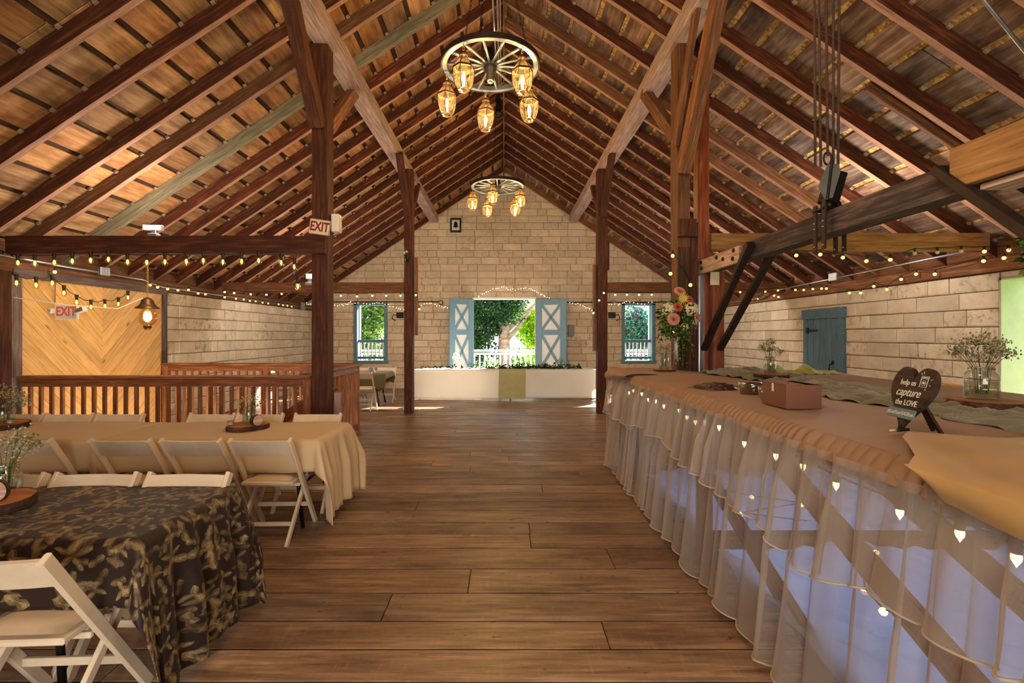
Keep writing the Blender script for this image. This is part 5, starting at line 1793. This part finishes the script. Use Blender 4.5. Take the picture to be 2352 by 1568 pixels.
# clear crumpled sheet spread over the open hatch below
m = MB()
def sheet(u, v):
    x = 1.50 + u * 2.30; y = .45 + v * 4.8
    z = .02 + .09 * (math.sin(x * 5 + 2.2 * math.sin(y * 2.1)) * math.sin(y * 3.3 + x) + 1) * .5 + .05 * abs(math.sin(x * 6 + y * 7 + 2 * math.sin(y * 3.5 + x * 2))) + .015 * math.sin(x * 31 + y * 9)
    return (x, y, max(.012, z))
m.grid(60, 110, sheet)
m.obj('hatch_sheet', M['hatch_sheet'], label='crumpled bluish translucent sheet spread under the buffet', cat='sheet')

# cloth over the top, with a gathered elastic edge along the aisle side
m = MB()
NU, NV = 40, 420
def ruffle(u, v):
    """the elastic edge: rolls over the counter edge and hangs 9 cm in tight pleats"""
    y = BY0 - .02 + v * (5.84 - BY0 + .02); s = u
    q = y * 56 + 2.2 * math.sin(y * 5.1) + 1.1 * math.sin(y * 13.7)
    g = abs(math.sin(q)) ** .7 * (.65 + .35 * math.sin(y * 9.3)) - .4
    f = math.sin(PI * min(1, s * .95 + .08)) ** .7
    x = BX0 + .075 - (1 - s) ** .8 * .085
    drop = (1 - s) ** 1.5 * .088
    return (x - .020 * g * f, y, BZ + .004 - drop + .012 * g * f * (.4 + s))
def top(u, v):
    y = BY0 - .02 + v * (5.84 - BY0 + .02)
    s = u
    x = BX0 + .068 + s * (BX1 - BX0 - .03)
    q = y * 56 + 2.2 * math.sin(y * 5.1) + 1.1 * math.sin(y * 13.7)
    rip = .006 * math.sin(y * 3.1 + x * 6.0) + .006 * abs(math.sin(q * .5)) * math.exp(-s * 22) + .010 * max(0, math.sin(x * 2.2 + y * .9 + 1)) ** 3
    rip += .007 * max(0, math.sin(y * 7 + 2 * math.sin(x * 2.5))) ** 4 * math.exp(-s * 2)
    rip = max(0, rip) * (1 - math.exp(-s * 30)) - .003
    if s > .93: rip -= (s - .93) / .07 * .12
    lift = .05 * math.exp(-((y - 5.4) / .18) ** 2) * math.exp(-((x - 1.86) / .28) ** 2)
    lift += .06 * math.exp(-((y - 5.3) / .2) ** 2) * math.exp(-((x - 3.1) / .5) ** 2)
    return (x, y, BZ + .006 + rip + (lift * .6 if s <= .93 else 0))
m.grid(10, 1300, ruffle)
def nocloth(u, v):
    p = top(u, v); return p[1] > BY1 - .01 and p[0] > 1.94
m.grid(NU, NV, top, skip=nocloth)
m.obj('buffet_cloth', M['buffet_cloth'], label='tan satin cloth with a gathered edge covering the long buffet', cat='tablecloth')

# far corner overlay and the near folded overlay
m = MB()
def overlay(u, v):
    # u across the aisle edge, v along y
    y = 4.95 + v * .95
    dev = .10 + .28 * v
    if u < .45:
        s = u / .45
        x = BX0 - .03 - .05 * math.sin(PI * s) + .012 * math.sin(y * 19) * (1 - s)
        return (x + .02 * s, y - .02, BZ + .014 - (1 - s) * (.12 * v + .03) )
    s = (u - .45) / .55
    x = BX0 - .01 + s * (.28 + .3 * v)
    return (x, y, BZ + .018 + .014 * math.sin(PI * s) * math.sin(y * 9) ** 2)
m.grid(24, 40, overlay)
m.obj('overlay_cloth', M['buffet_cloth'], label='loose cloth end folded over the far aisle corner of the buffet', cat='cloth')
m = MB()
def near_fold(u, v):
    # far edge of the fold runs across the counter at y = 1.83, its aisle corner is cut off slantwise
    if u < .4:
        s = u / .4; y = .40 + v * 1.09
        return (BX0 - .05 - .018 * math.sin(PI * s) + .008 * math.sin(y * 15) * (1 - s), y, BZ + .02 - (1 - s) * (.085 + .012 * math.sin(y * 7)) * (1 if v < .9 else (1 - v) * 10))
    s = (u - .4) / .6
    x = BX0 - .04 + s * 1.5
    ymax = 1.49 + min(.34, max(0, x - BX0 + .04) * 1.3) + .02 * math.sin(x * 9)
    y = .40 + v * (ymax - .40)
    return (x, y, BZ + .026 + .012 * math.sin(PI * min(1, s * 1.6)) * (1 + math.sin(y * 8 + x * 5)) + .008 * math.sin(y * 17 + x * 9) + .012 * math.exp(-((1 - v) / .06) ** 2))
m.grid(30, 60, near_fold)
m.obj('folded_cloth', M['gold_cloth'], label='golden satin cloth folded over the near end of the buffet', cat='cloth')

# two tiers of sheer skirt
def skirt(name, label, z1, z0f, xo, seed, flare, group):
    rr = random.Random(seed); m = MB()
    n = 900; k = 14
    ks = []; y = .38
    folds = []
    while y < 5.86:
        w = rr.uniform(.09, .24); folds.append((y, w, rr.uniform(.35, 1.0))); y += w
    def wav(y):
        for a, w, h in folds:
            if a <= y < a + w:
                t = (y - a) / w
                return h * (math.sin(PI * t) ** .7) if True else 0
        return 0
    hem = []
    for i in range(n + 1):
        y = .38 + (5.84 - .38) * i / n
        q = wav(y); big = math.sin(y * 4.3 + seed) * .5 + math.sin(y * 9.1 + 2 * seed) * .5
        zb = z0f(y, big)
        for j in range(k + 1):
            s = j / k
            f = .25 + .75 * min(1, s * 2.0)
            x = xo - (q * .085 + .02 * big) * f - flare * s ** 1.5
            gath = .006 * math.sin(y * 60) * (1 - s)
            m.v.append((x + gath, y + .018 * math.sin(y * 23 + s * 2) * s, z1 + (zb - z1) * s))
        hem.append(m.v[-1])
    for i in range(n):
        for j in range(k):
            a = i * (k + 1) + j
            m.f.append((a, a + 1, a + k + 2, a + k + 1)); m.mi.append(0); m.sm.append(True)
    t = thing(name, label, 'table skirt', (0, 0, 0), group=group)
    m.obj('fabric', M['sheer'], t)
    h = MB(); h.tube([Vector(p) + Vector((0, 0, .004)) for p in hem], .0045, 5); h.obj('hem', M['sheer_hem'], t)
    # the far end round the corner
    e = MB()
    e.grid(40, 8, lambda u, v: (xo - .06 + u * .62, 5.85 + .03 * math.sin(u * 40), z1 + (.03 - z1) * v))
    e.obj('end_panel', M['sheer'], t)
skirt('table_skirt', 'long sheer white skirt of the buffet, falling to the floor', BZ - .06, lambda y, b: max(.012, .045 + .035 * b), BX0 + .03, 4, .09, 'sheer skirts of the buffet')
skirt('table_skirt', 'short upper tier of sheer white ruffle under the gathered edge of the buffet', BZ - .05, lambda y, b: .70 + .05 * b + .05 * math.sin(y * 2.0), BX0 - .0, 9, .05, 'sheer skirts of the buffet')

# warm bulbs behind the skirt
o = thing('string_light', 'warm faceted bulbs strung behind the sheer skirt of the buffet', 'string lights', (1.42, 3, 1.05), group='strings of round bulbs')
m = MB(); P = []
yy = .75
CB = MB(); CB.lathe([(1e-4, .002), (.010, 0), (.0125, -.010), (.011, -.022), (1e-4, -.042)], 8)
cbm = CB.mesh('bulb', M['bulb_soft'])
rr = random.Random(3)
while yy < 5.4:
    p = Vector((-.02, yy - 3, rr.uniform(-.05, .0))); P.append(p)
    place('bulb', cbm, o, tuple(p - Vector((0, 0, .024)))); yy += rr.choice([.16, .32, .36, .22])
m.tube(P, .004, 5)
for p in P: m.lathe([(.009, .014), (.0135, -.006), (.0135, -.026), (1e-4, -.027)], 8, tuple(p))
m.obj('cable', M['black'], o)
o = thing('string_light', 'warm bulbs lying on the bluish sheet under the buffet', 'string lights', (2.3, 3, .1), group='strings of round bulbs')
P = [Vector((rr.uniform(-.5, .3), -.9 + i * .22, rr.uniform(.0, .06))) for i in range(13)]
m = MB(); m.tube(P, .004, 5); m.obj('cable', M['black'], o)
for p in P: place('bulb', GL['on'], o, tuple(p + Vector((0, 0, .03))))

# gauze runner
m = MB(); rr = random.Random(5)
def runner(u, v):
    y = 1.3 + v * 4.05
    w = .31 + .05 * math.sin(y * 4.1) + .035 * math.sin(y * 9) + .02 * math.sin(y * 23)
    x = 2.52 + .06 * math.sin(y * 1.7) + (u - .5) * 2 * w
    q = x * 13 + 3 * math.sin(y * 2.3) + 1.5 * math.sin(y * 6.1 + x * 4)
    z = .034 * abs(math.sin(q)) ** 1.5 * math.sin(PI * u) ** .5 + .020 * abs(math.sin(x * 29 + 4 * math.sin(y * 5 + x * 6))) + .012 * abs(math.sin(y * 23 + 3 * math.sin(x * 17))) - .012 * (abs(2 * u - 1) ** 4)
    return (x, y, BZ + .012 + z)
m.grid(46, 190, runner)
m.obj('gauze_runner', M['gauze'], label='crumpled grey green gauze runner lying along the buffet', cat='runner')
# bunched cloths at the far edge
def bunch(label, x, y, l, h, seed, mat, rz=0):
    rr = random.Random(seed); m = MB()
    def f(u, v):
        a = (u - .5) * l
        e = math.sin(PI * u) ** .6
        z = h * e * math.sin(PI * v) * (.55 + .45 * math.sin(u * 9 + seed)) + .012 * math.sin(u * 31 + v * 7) * e
        return (a, (v - .5) * .16 * (1 + .4 * math.sin(u * 7 + seed)), max(0, z))
    m.grid(36, 14, f)
    m.obj('bunched_cloth', mat, loc=(x, y, BZ + .012), rot=(0, 0, rz), label=label, cat='cloth')
bunch('peaked yellow green cloth bunched left of the middle flower jar', 2.98, 5.25, .34, .10, 2, M['green_cloth'])
bunch('flatter yellow green cloth bunched right of the middle flower jar', 3.35, 5.12, .5, .10, 5, M['green_cloth'], -.12)
bunch('olive gauze bunched at the far end of the runner', 2.62, 5.22, .7, .075, 8, M['gauze'])

# things standing on the buffet
bt = BZ + .012
t = thing('cardboard_box', 'plain brown cardboard box with a strip of white tape on the buffet', 'box', (1.685, 2.78, bt), .0)
m = MB(); m.cbox(-.10, .10, -.13, .12, 0, .135, .002); m.obj('carton', M['box_brown'], t)
m = MB()
m.add([(-.102, -.13, .136), (.0, -.13, .140), (.0, .12, .142), (-.102, .12, .136)], [(0, 1, 2, 3)]); m.add([(.102, -.132, .136), (.005, -.132, .150), (.005, .12, .150), (.102, .12, .136)], [(3, 2, 1, 0)])
o = m.obj('flap', M['box_brown'], t); o.modifiers.new('t', 'SOLIDIFY').thickness = .003
m = MB(); m.box(-.1012, -.100, -.005, .012, .085, .136); m.obj('tape', M['plastic_white'], t)
def bowl(label, x, y, r, h):
    t = thing('wrapped_bowl', label, 'bowl', (x, y, bt), group='dark bowls wrapped in clear film')
    m = MB(); m.lathe([(r * .78, 0), (r * .84, .006), (r * .97, h), (r * .90, h), (r * .78, h * .25), (1e-4, h * .25)], 26); m.obj('bowl', M['bowl_dark'], t)
    m = MB(); rr = random.Random(int(x * 99)); n = 26
    vs = []
    for q, z in ((.86, .0), (.96, h * .4), (1.02, h * .8), (1.03, h + .004)):
        vs += [(r * q * math.cos(2 * PI * k / n) * rr.uniform(.99, 1.04), r * q * math.sin(2 * PI * k / n) * rr.uniform(.99, 1.04), z) for k in range(n)]
    vs.append((0, 0, h + .006))
    m.add(vs, [(i * n + k, i * n + (k + 1) % n, (i + 1) * n + (k + 1) % n, (i + 1) * n + k) for i in range(3) for k in range(n)] + [(3 * n + k, 3 * n + (k + 1) % n, 4 * n) for k in range(n)], 0, True)
    m.obj('film', M['plastic_wrap'], t)
bowl('dark wrapped bowl just left of the brown cardboard box', 1.715, 3.0, .088, .082)
bowl('dark wrapped bowl behind, second from the cardboard box', 1.73, 3.27, .10, .085)
t = thing('wrapped_pack', 'flat dark packs in shiny clear film left of the wrapped bowls', 'pack', (1.64, 3.62, bt), .2)
m = MB()
for k, (x, y, z) in enumerate(((-.06, .05, 0), (.07, .02, 0), (.0, -.07, .0), (.02, .0, .02))):
    m.cbox(x - .075, x + .075, y - .06, y + .06, z, z + .022, .006)
m.obj('pack', M['bowl_dark'], t)
m = MB(); m.grid(16, 16, lambda u, v: ((u - .5) * .34, (v - .5) * .30, .006 + .045 * math.sin(PI * u) ** .6 * math.sin(PI * v) ** .6 + .006 * math.sin(u * 23) * math.sin(v * 19))); m.obj('film', M['plastic_wrap'], t)

log_slice('thin dark log slice under the middle flower jar of the buffet', 2.44, 4.30, bt + .035, .14, .025, 6)
jar('glass mason jar standing mid buffet on a thin slice', 2.44, 4.33, bt + .061, .055, .165)
breath('dark sprigged flower bunch in the mid buffet jar', 2.44, 4.33, bt + .07, .10, .19, 330, 21)
log_slice('log slice with bark edge below the heart sign on the buffet runner', 2.56, 2.50, bt + .035, .155, .034, 7)
jar('large glass mason jar at the right on the buffet, half full', 2.56, 2.53, bt + .071, .072, .18)
breath('large cream bunch of tiny flowers in the right buffet jar', 2.56, 2.53, bt + .08, .13, .21, 650, 22)
jar('frosted glass jar beside the tall vase at the far end of the buffet', 1.82, 5.35, bt + .03, .058, .19)
breath('olive brown flower bunch beside the tall vase', 1.82, 5.35, bt + .04, .105, .20, 260, 23)
log_slice('dark slice under the jar at the far end of the buffet', 1.81, 5.34, bt + .012, .12, .018, 9)

def flower_vase(label, blabel, x, y, zb, vh, br, seed):
    t = thing('tall_vase', label, 'vase', (x, y, zb), group='tall trumpet vases')
    m = MB(); m.lathe([(.075, 0), (.066, .012), (.034, .05), (.022, .12), (.018, vh * .55), (.024, vh * .85), (.05, vh * .97), (.075, vh), (.07, vh), (.045, vh * .96), (.018, vh * .84), (.012, vh * .5), (.012, .13), (1e-4, .12)], 18)
    m.obj('glass', M['glass'], t)
    b = thing('bouquet', blabel, 'bouquet', (x, y, zb + vh), group='large mixed bouquets in tall vases')
    rr = random.Random(seed)
    def rose(c, r, mat, up):
        m = MB(); n = 0
        up = Vector(up).normalized(); a = up.orthogonal().normalized(); d = up.cross(a)
        for ring, (k, rad, h, op) in enumerate(((3, .28, .9, .1), (4, .5, .95, .25), (5, .75, .85, .5), (6, 1.0, .6, .95))):
            for i in range(k):
                th = 2 * PI * i / k + ring * .7
                W = 2.4 / k * rad + .3
                def f(u, v, th=th, rad=rad, h=h, op=op, W=W):
                    q = th + (u - .5) * 2.2 * (PI / k if k > 3 else 1.0) * 1.5
                    rr_ = r * rad * (.35 + .65 * v) * (1 + op * v * v * .35)
                    z = r * h * (v - .35) - r * op * .5 * v * v - r * .12 * (2 * u - 1) ** 2 * v
                    return Vector(c) + a * (rr_ * math.cos(q)) + d * (rr_ * math.sin(q)) + up * z
                m.grid(5, 4, f)
        m.obj('rose', M[mat], b)
    def sphere_pt(th, ph, q):
        return Vector((math.sin(ph) * math.cos(th), math.sin(ph) * math.sin(th), math.cos(ph) * .9 + .35)) * q
    def face(u, w, q=.92):
        """point on the camera side: u, w in -1..1 across and up"""
        v = Vector((u * br, -math.sqrt(max(.05, 1 - u * u * .8 - w * w * .6)) * br * q, w * br * 1.15 + br * .35)); return v
    for (u, w, r, mt) in ((-.42, -.12, .062, 'petal_pink'), (.78, -.05, .052, 'petal_pink'), (-.02, 1.05, .058, 'petal_pink'), (-.22, .38, .048, 'petal_coral'), (.36, .68, .046, 'petal_coral')):
        c = face(u, w); rose(c, r * .86 * br / .25, mt, (c.x * .8, c.y - .1, c.z * .5))
    def puff(u, w, r, mt, n=60):
        c = face(u, w, .85); m = MB()
        for i in range(n):
            d = Vector((rr.gauss(0, 1), rr.gauss(0, 1) - .4, rr.gauss(0, 1))).normalized()
            p = c + d * r * rr.uniform(.8, 1.0); a = d.orthogonal().normalized(); e = d.cross(a); s = r * .22
            for k in range(4):
                q = k * PI / 2 + i
                v = a * math.cos(q) + e * math.sin(q); w_ = a * math.cos(q + .8) + e * math.sin(q + .8); x_ = a * math.cos(q - .8) + e * math.sin(q - .8)
                m.add([p, p + w_ * s * .7, p + v * s + d * s * .2, p + x_ * s * .7], [(0, 1, 2, 3)])
        m.obj('hydrangea', M[mt], b, kind='stuff')
    puff(-.62, .30, .075 * br / .25, 'petal_cream'); puff(.42, .28, .085 * br / .25, 'petal_cream', 80); puff(.1, -.42, .045 * br / .25, 'petal_cream', 30)
    puff(.62, -.22, .04 * br / .25, 'petal_cream', 30)
    m = MB(); c = face(.02, .72)
    for k in range(34):
        a = 2 * PI * k / 17 + (k // 17) * .18; l = br * (.34 if k < 17 else .24)
        d = Vector((math.cos(a), -.25 - .5 * (k // 17), math.sin(a))).normalized(); s = Vector((-math.sin(a), 0, math.cos(a))) * br * .026
        m.add([c, c + d * l * .5 + s, c + d * l, c + d * l * .5 - s], [(0, 1, 2, 3)])
    m.obj('spider_mum', M['petal_yellow'], b)
    m = MB()
    def lf(p, u, l, wd=.3):
        u = u.normalized(); w_ = u.orthogonal().normalized(); a = rr.uniform(0, 6.28); w_ = w_ * math.cos(a) + u.cross(w_) * math.sin(a)
        m.add([p, p + u * l * .45 + w_ * l * wd, p + u * l, p + u * l * .45 - w_ * l * wd], [(0, 1, 2, 3)])
    for i in range(620):
        d = Vector((rr.gauss(0, 1), rr.gauss(0, 1), rr.gauss(0, 1))).normalized()
        p = Vector((d.x * br * .82, d.y * br * .78, d.z * br * .95 + br * .3)) * rr.uniform(.55, 1.0)
        lf(p, d + Vector((0, 0, -.4)), rr.uniform(.03, .07) * br / .25)
    m.obj('foliage', M['leaf_bouquet'], b, kind='stuff')
    m = MB()
    for (a0, ln, n) in ((-.9, .34, 20), (-.6, .30, 18), (.35, .42, 26), (.15, .46, 26), (.6, .3, 18), (-1.0, .24, 14), (.0, .36, 20)):
        P = []
        for k in range(n):
            s = k / n
            p = Vector((a0 * br * (.35 + .75 * s), -br * (.3 + .2 * s), -br * .1 - ln * s * s * (.4 if a0 < -.5 else 1.0) - .05 * s)); P.append(p)
            lf(p, Vector((rr.gauss(a0 * .6, .6), rr.gauss(0, .5), rr.gauss(-.6, .5))), rr.uniform(.03, .06) * br / .25)
        m.tube(P, .002, 4)
    m.obj('trailing_ivy', M['leaf_bouquet'], b, kind='stuff')
    m = MB()
    for i in range(330):
        d = Vector((rr.gauss(0, 1), rr.gauss(-.5, 1), rr.gauss(-.1, .8))).normalized(); p = Vector((d.x * br, d.y * br * .9, d.z * br * 1.05 + br * .25)) * rr.uniform(.9, 1.12)
        m.octa(p, .0055)
    m.obj('tiny_blossoms', M['breath'], b, kind='stuff')
    return b
flower_vase('tall clear trumpet vase at the far end of the buffet', 'big bouquet of pink roses and cream hydrangea in front of the barked post', 1.945, 5.33, bt + .02, .52, .235, 31)
flower_vase('tall clear trumpet vase beyond the right edge of the buffet', 'bouquet whose pink blossom and fern peek in at the right frame edge', 2.94, 2.42, bt + .01, .78, .24, 33)
b = bpy.data.objects['bouquet.001']
m = MB()
for (a0, a1, zz) in ((-.30, .08, .20), (-.27, .12, .05)):
    P = [Vector((-.10 + (a0 + .1) * s, -.12, zz + .30 * s * (1 - s) + (a1) * s)) for s in [k / 14 for k in range(15)]]
    m.tube(P, .002, 4)
    for k, p in enumerate(P[2:]):
        for q in (-1, 1):
            l = .05 * (1 - k / 15) + .01
            m.add([p, p + Vector((-.01, -.006, q * l * .5)), p + Vector((-.012, -.008, q * l)), p + Vector((.012, -.004, q * l * .5))], [(0, 1, 2, 3)])
m.obj('fern', M['leaf_lime'], b, kind='stuff')

# heart shaped chalk sign with its strut
t = thing('heart_sign', 'dark wooden heart easel sign with white chalk lettering on the buffet', 'sign', (1.725, 2.06, bt))
t.rotation_euler = (0, 0, math.radians(-95))
tilt = math.radians(-17)
e = bpy.data.objects.new('heart_board', None); COL.objects.link(e); e.parent = t; e.rotation_euler = (tilt, 0, 0)
n = 60; P = []
for k in range(n):
    a = 2 * PI * k / n
    x = 16 * math.sin(a) ** 3; z = 13 * math.cos(a) - 5 * math.cos(2 * a) - 2 * math.cos(3 * a) - math.cos(4 * a)
    P.append((x / 32 * .232, (z + 17) / 29 * .285))
m = MB(); m.add([(x, -.008, z) for x, z in P] + [(x, .016, z) for x, z in P], [tuple(range(n - 1, -1, -1)), tuple(range(n, 2 * n))] + [(i, (i + 1) % n, n + (i + 1) % n, n + i) for i in range(n)])
hb_ = m.mesh('heart', M['sign_wood'])
place('heart', hb_, e)
m = MB(); m.cbox(-.082, .07, -.014, -.008, .052, .095, .001); m.obj('teal_strip', M['teal'], e)
for nm, body, x, z, sz, sh in (('lettering', 'help us', -.022, .212, .036, 0), ('lettering', 'capture', -.008, .168, .052, .35), ('lettering', 'the LOVE', .0, .122, .036, 0)):
    text(nm, body, e, (x, -.0092, z), sz, M['chalk'], shear=sh, sx=.85)
text('lettering', '#GetYourSAGEon', e, (-.006, -.0152, .073), .0235, M['chalk'], sx=.82)
m = MB()
for q in ((.040, .078, .200, .2015), (.040, .078, .247, .2485), (.040, .0415, .2, .2485), (.0765, .078, .2, .2485), (.040, .078, .236, .2372), (.046, .072, .240, .244)):
    m.box(q[0], q[1], -.0095, -.0075, q[2], q[3])
m.tube([(.059 + .011 * math.cos(a), -.0088, .218 + .011 * math.sin(a)) for a in [2 * PI * k / 20 for k in range(20)]], .0009, 4, closed=True)
m.ball((.059, -.0085, .218), .005, 8, 4)
for a, r0, r1 in ((2.2, .036, .045), (1.9, .036, .046), (-.4, .034, .042), (.3, .034, .042), (-1.1, .034, .042)):
    m.bar((.059 + r0 * math.cos(a), -.0088, .224 + r0 * math.sin(a)), (.059 + r1 * math.cos(a), -.0088, .224 + r1 * math.sin(a)), .0018, .0018)
m.obj('camera_drawing', M['chalk'], e)
m = MB()
pr = [(.0, .15), (.045, .13), (.085, .0), (.065, -.0), (.05, .022), (.035, .02), (.03, .0), (.015, .0)]
m.add([(x, .0, z) for x, z in pr] + [(x, .010, z) for x, z in pr], [tuple(range(7, -1, -1)), tuple(range(8, 16))] + [(i, (i + 1) % 8, 8 + (i + 1) % 8, 8 + i) for i in range(8)])
m.obj('strut', M['sign_wood'], t, (-.01, .125, 0), (math.radians(20), 0, math.radians(-8)))
t = thing('pen', 'black pen with a pale cap lying at the tip of the heart sign', 'pen', (1.675, 2.0, bt + .012), .3)
m = MB(); m.tube([(-.02, 0, 0), (.055, 0, 0)], .0065, 8); m.obj('barrel', M['black'], t)
m = MB(); m.tube([(-.055, 0, 0), (-.02, 0, 0)], .006, 8); m.tube([(.055, 0, 0), (.07, 0, 0)], [.005, .001], 8); m.obj('cap', M['sign_white'], t)

# white vase of flowers and small jars on the head table
t = thing('white_vase', 'white vase of pale flowers on the left half of the head table', 'vase', (-1.22, 12.1, .765))
m = MB(); m.lathe([(.05, 0), (.06, .02), (.075, .12), (.06, .22), (.065, .25), (1e-4, .24)], 16); m.obj('body', M['white_deck'], t)
m = MB(); rr = random.Random(2)
for i in range(60):
    d = Vector((rr.gauss(0, 1), rr.gauss(0, 1), rr.gauss(.4, 1))).normalized(); m.octa(d * .09 + Vector((0, 0, .29)), .022)
m.obj('blossoms', M['white_deck'], t)
jar('clear jar on the right half of the head table', 1.48, 12.15, .757, .06, .18)
breath('pale sprigs in the jar on the head table', 1.48, 12.15, .76, .09, .19, 140, 24)
t = thing('place_card', 'small dark place card on the right half of the head table', 'card', (1.0, 12.2, .757))
m = MB(); m.cbox(-.09, .09, -.006, .006, 0, .10, .002); m.obj('card', M['grey_box'], t); m = MB(); m.cbox(-.05, .05, .0, .05, 0, .008, .002); m.obj('foot', M['grey_box'], t)
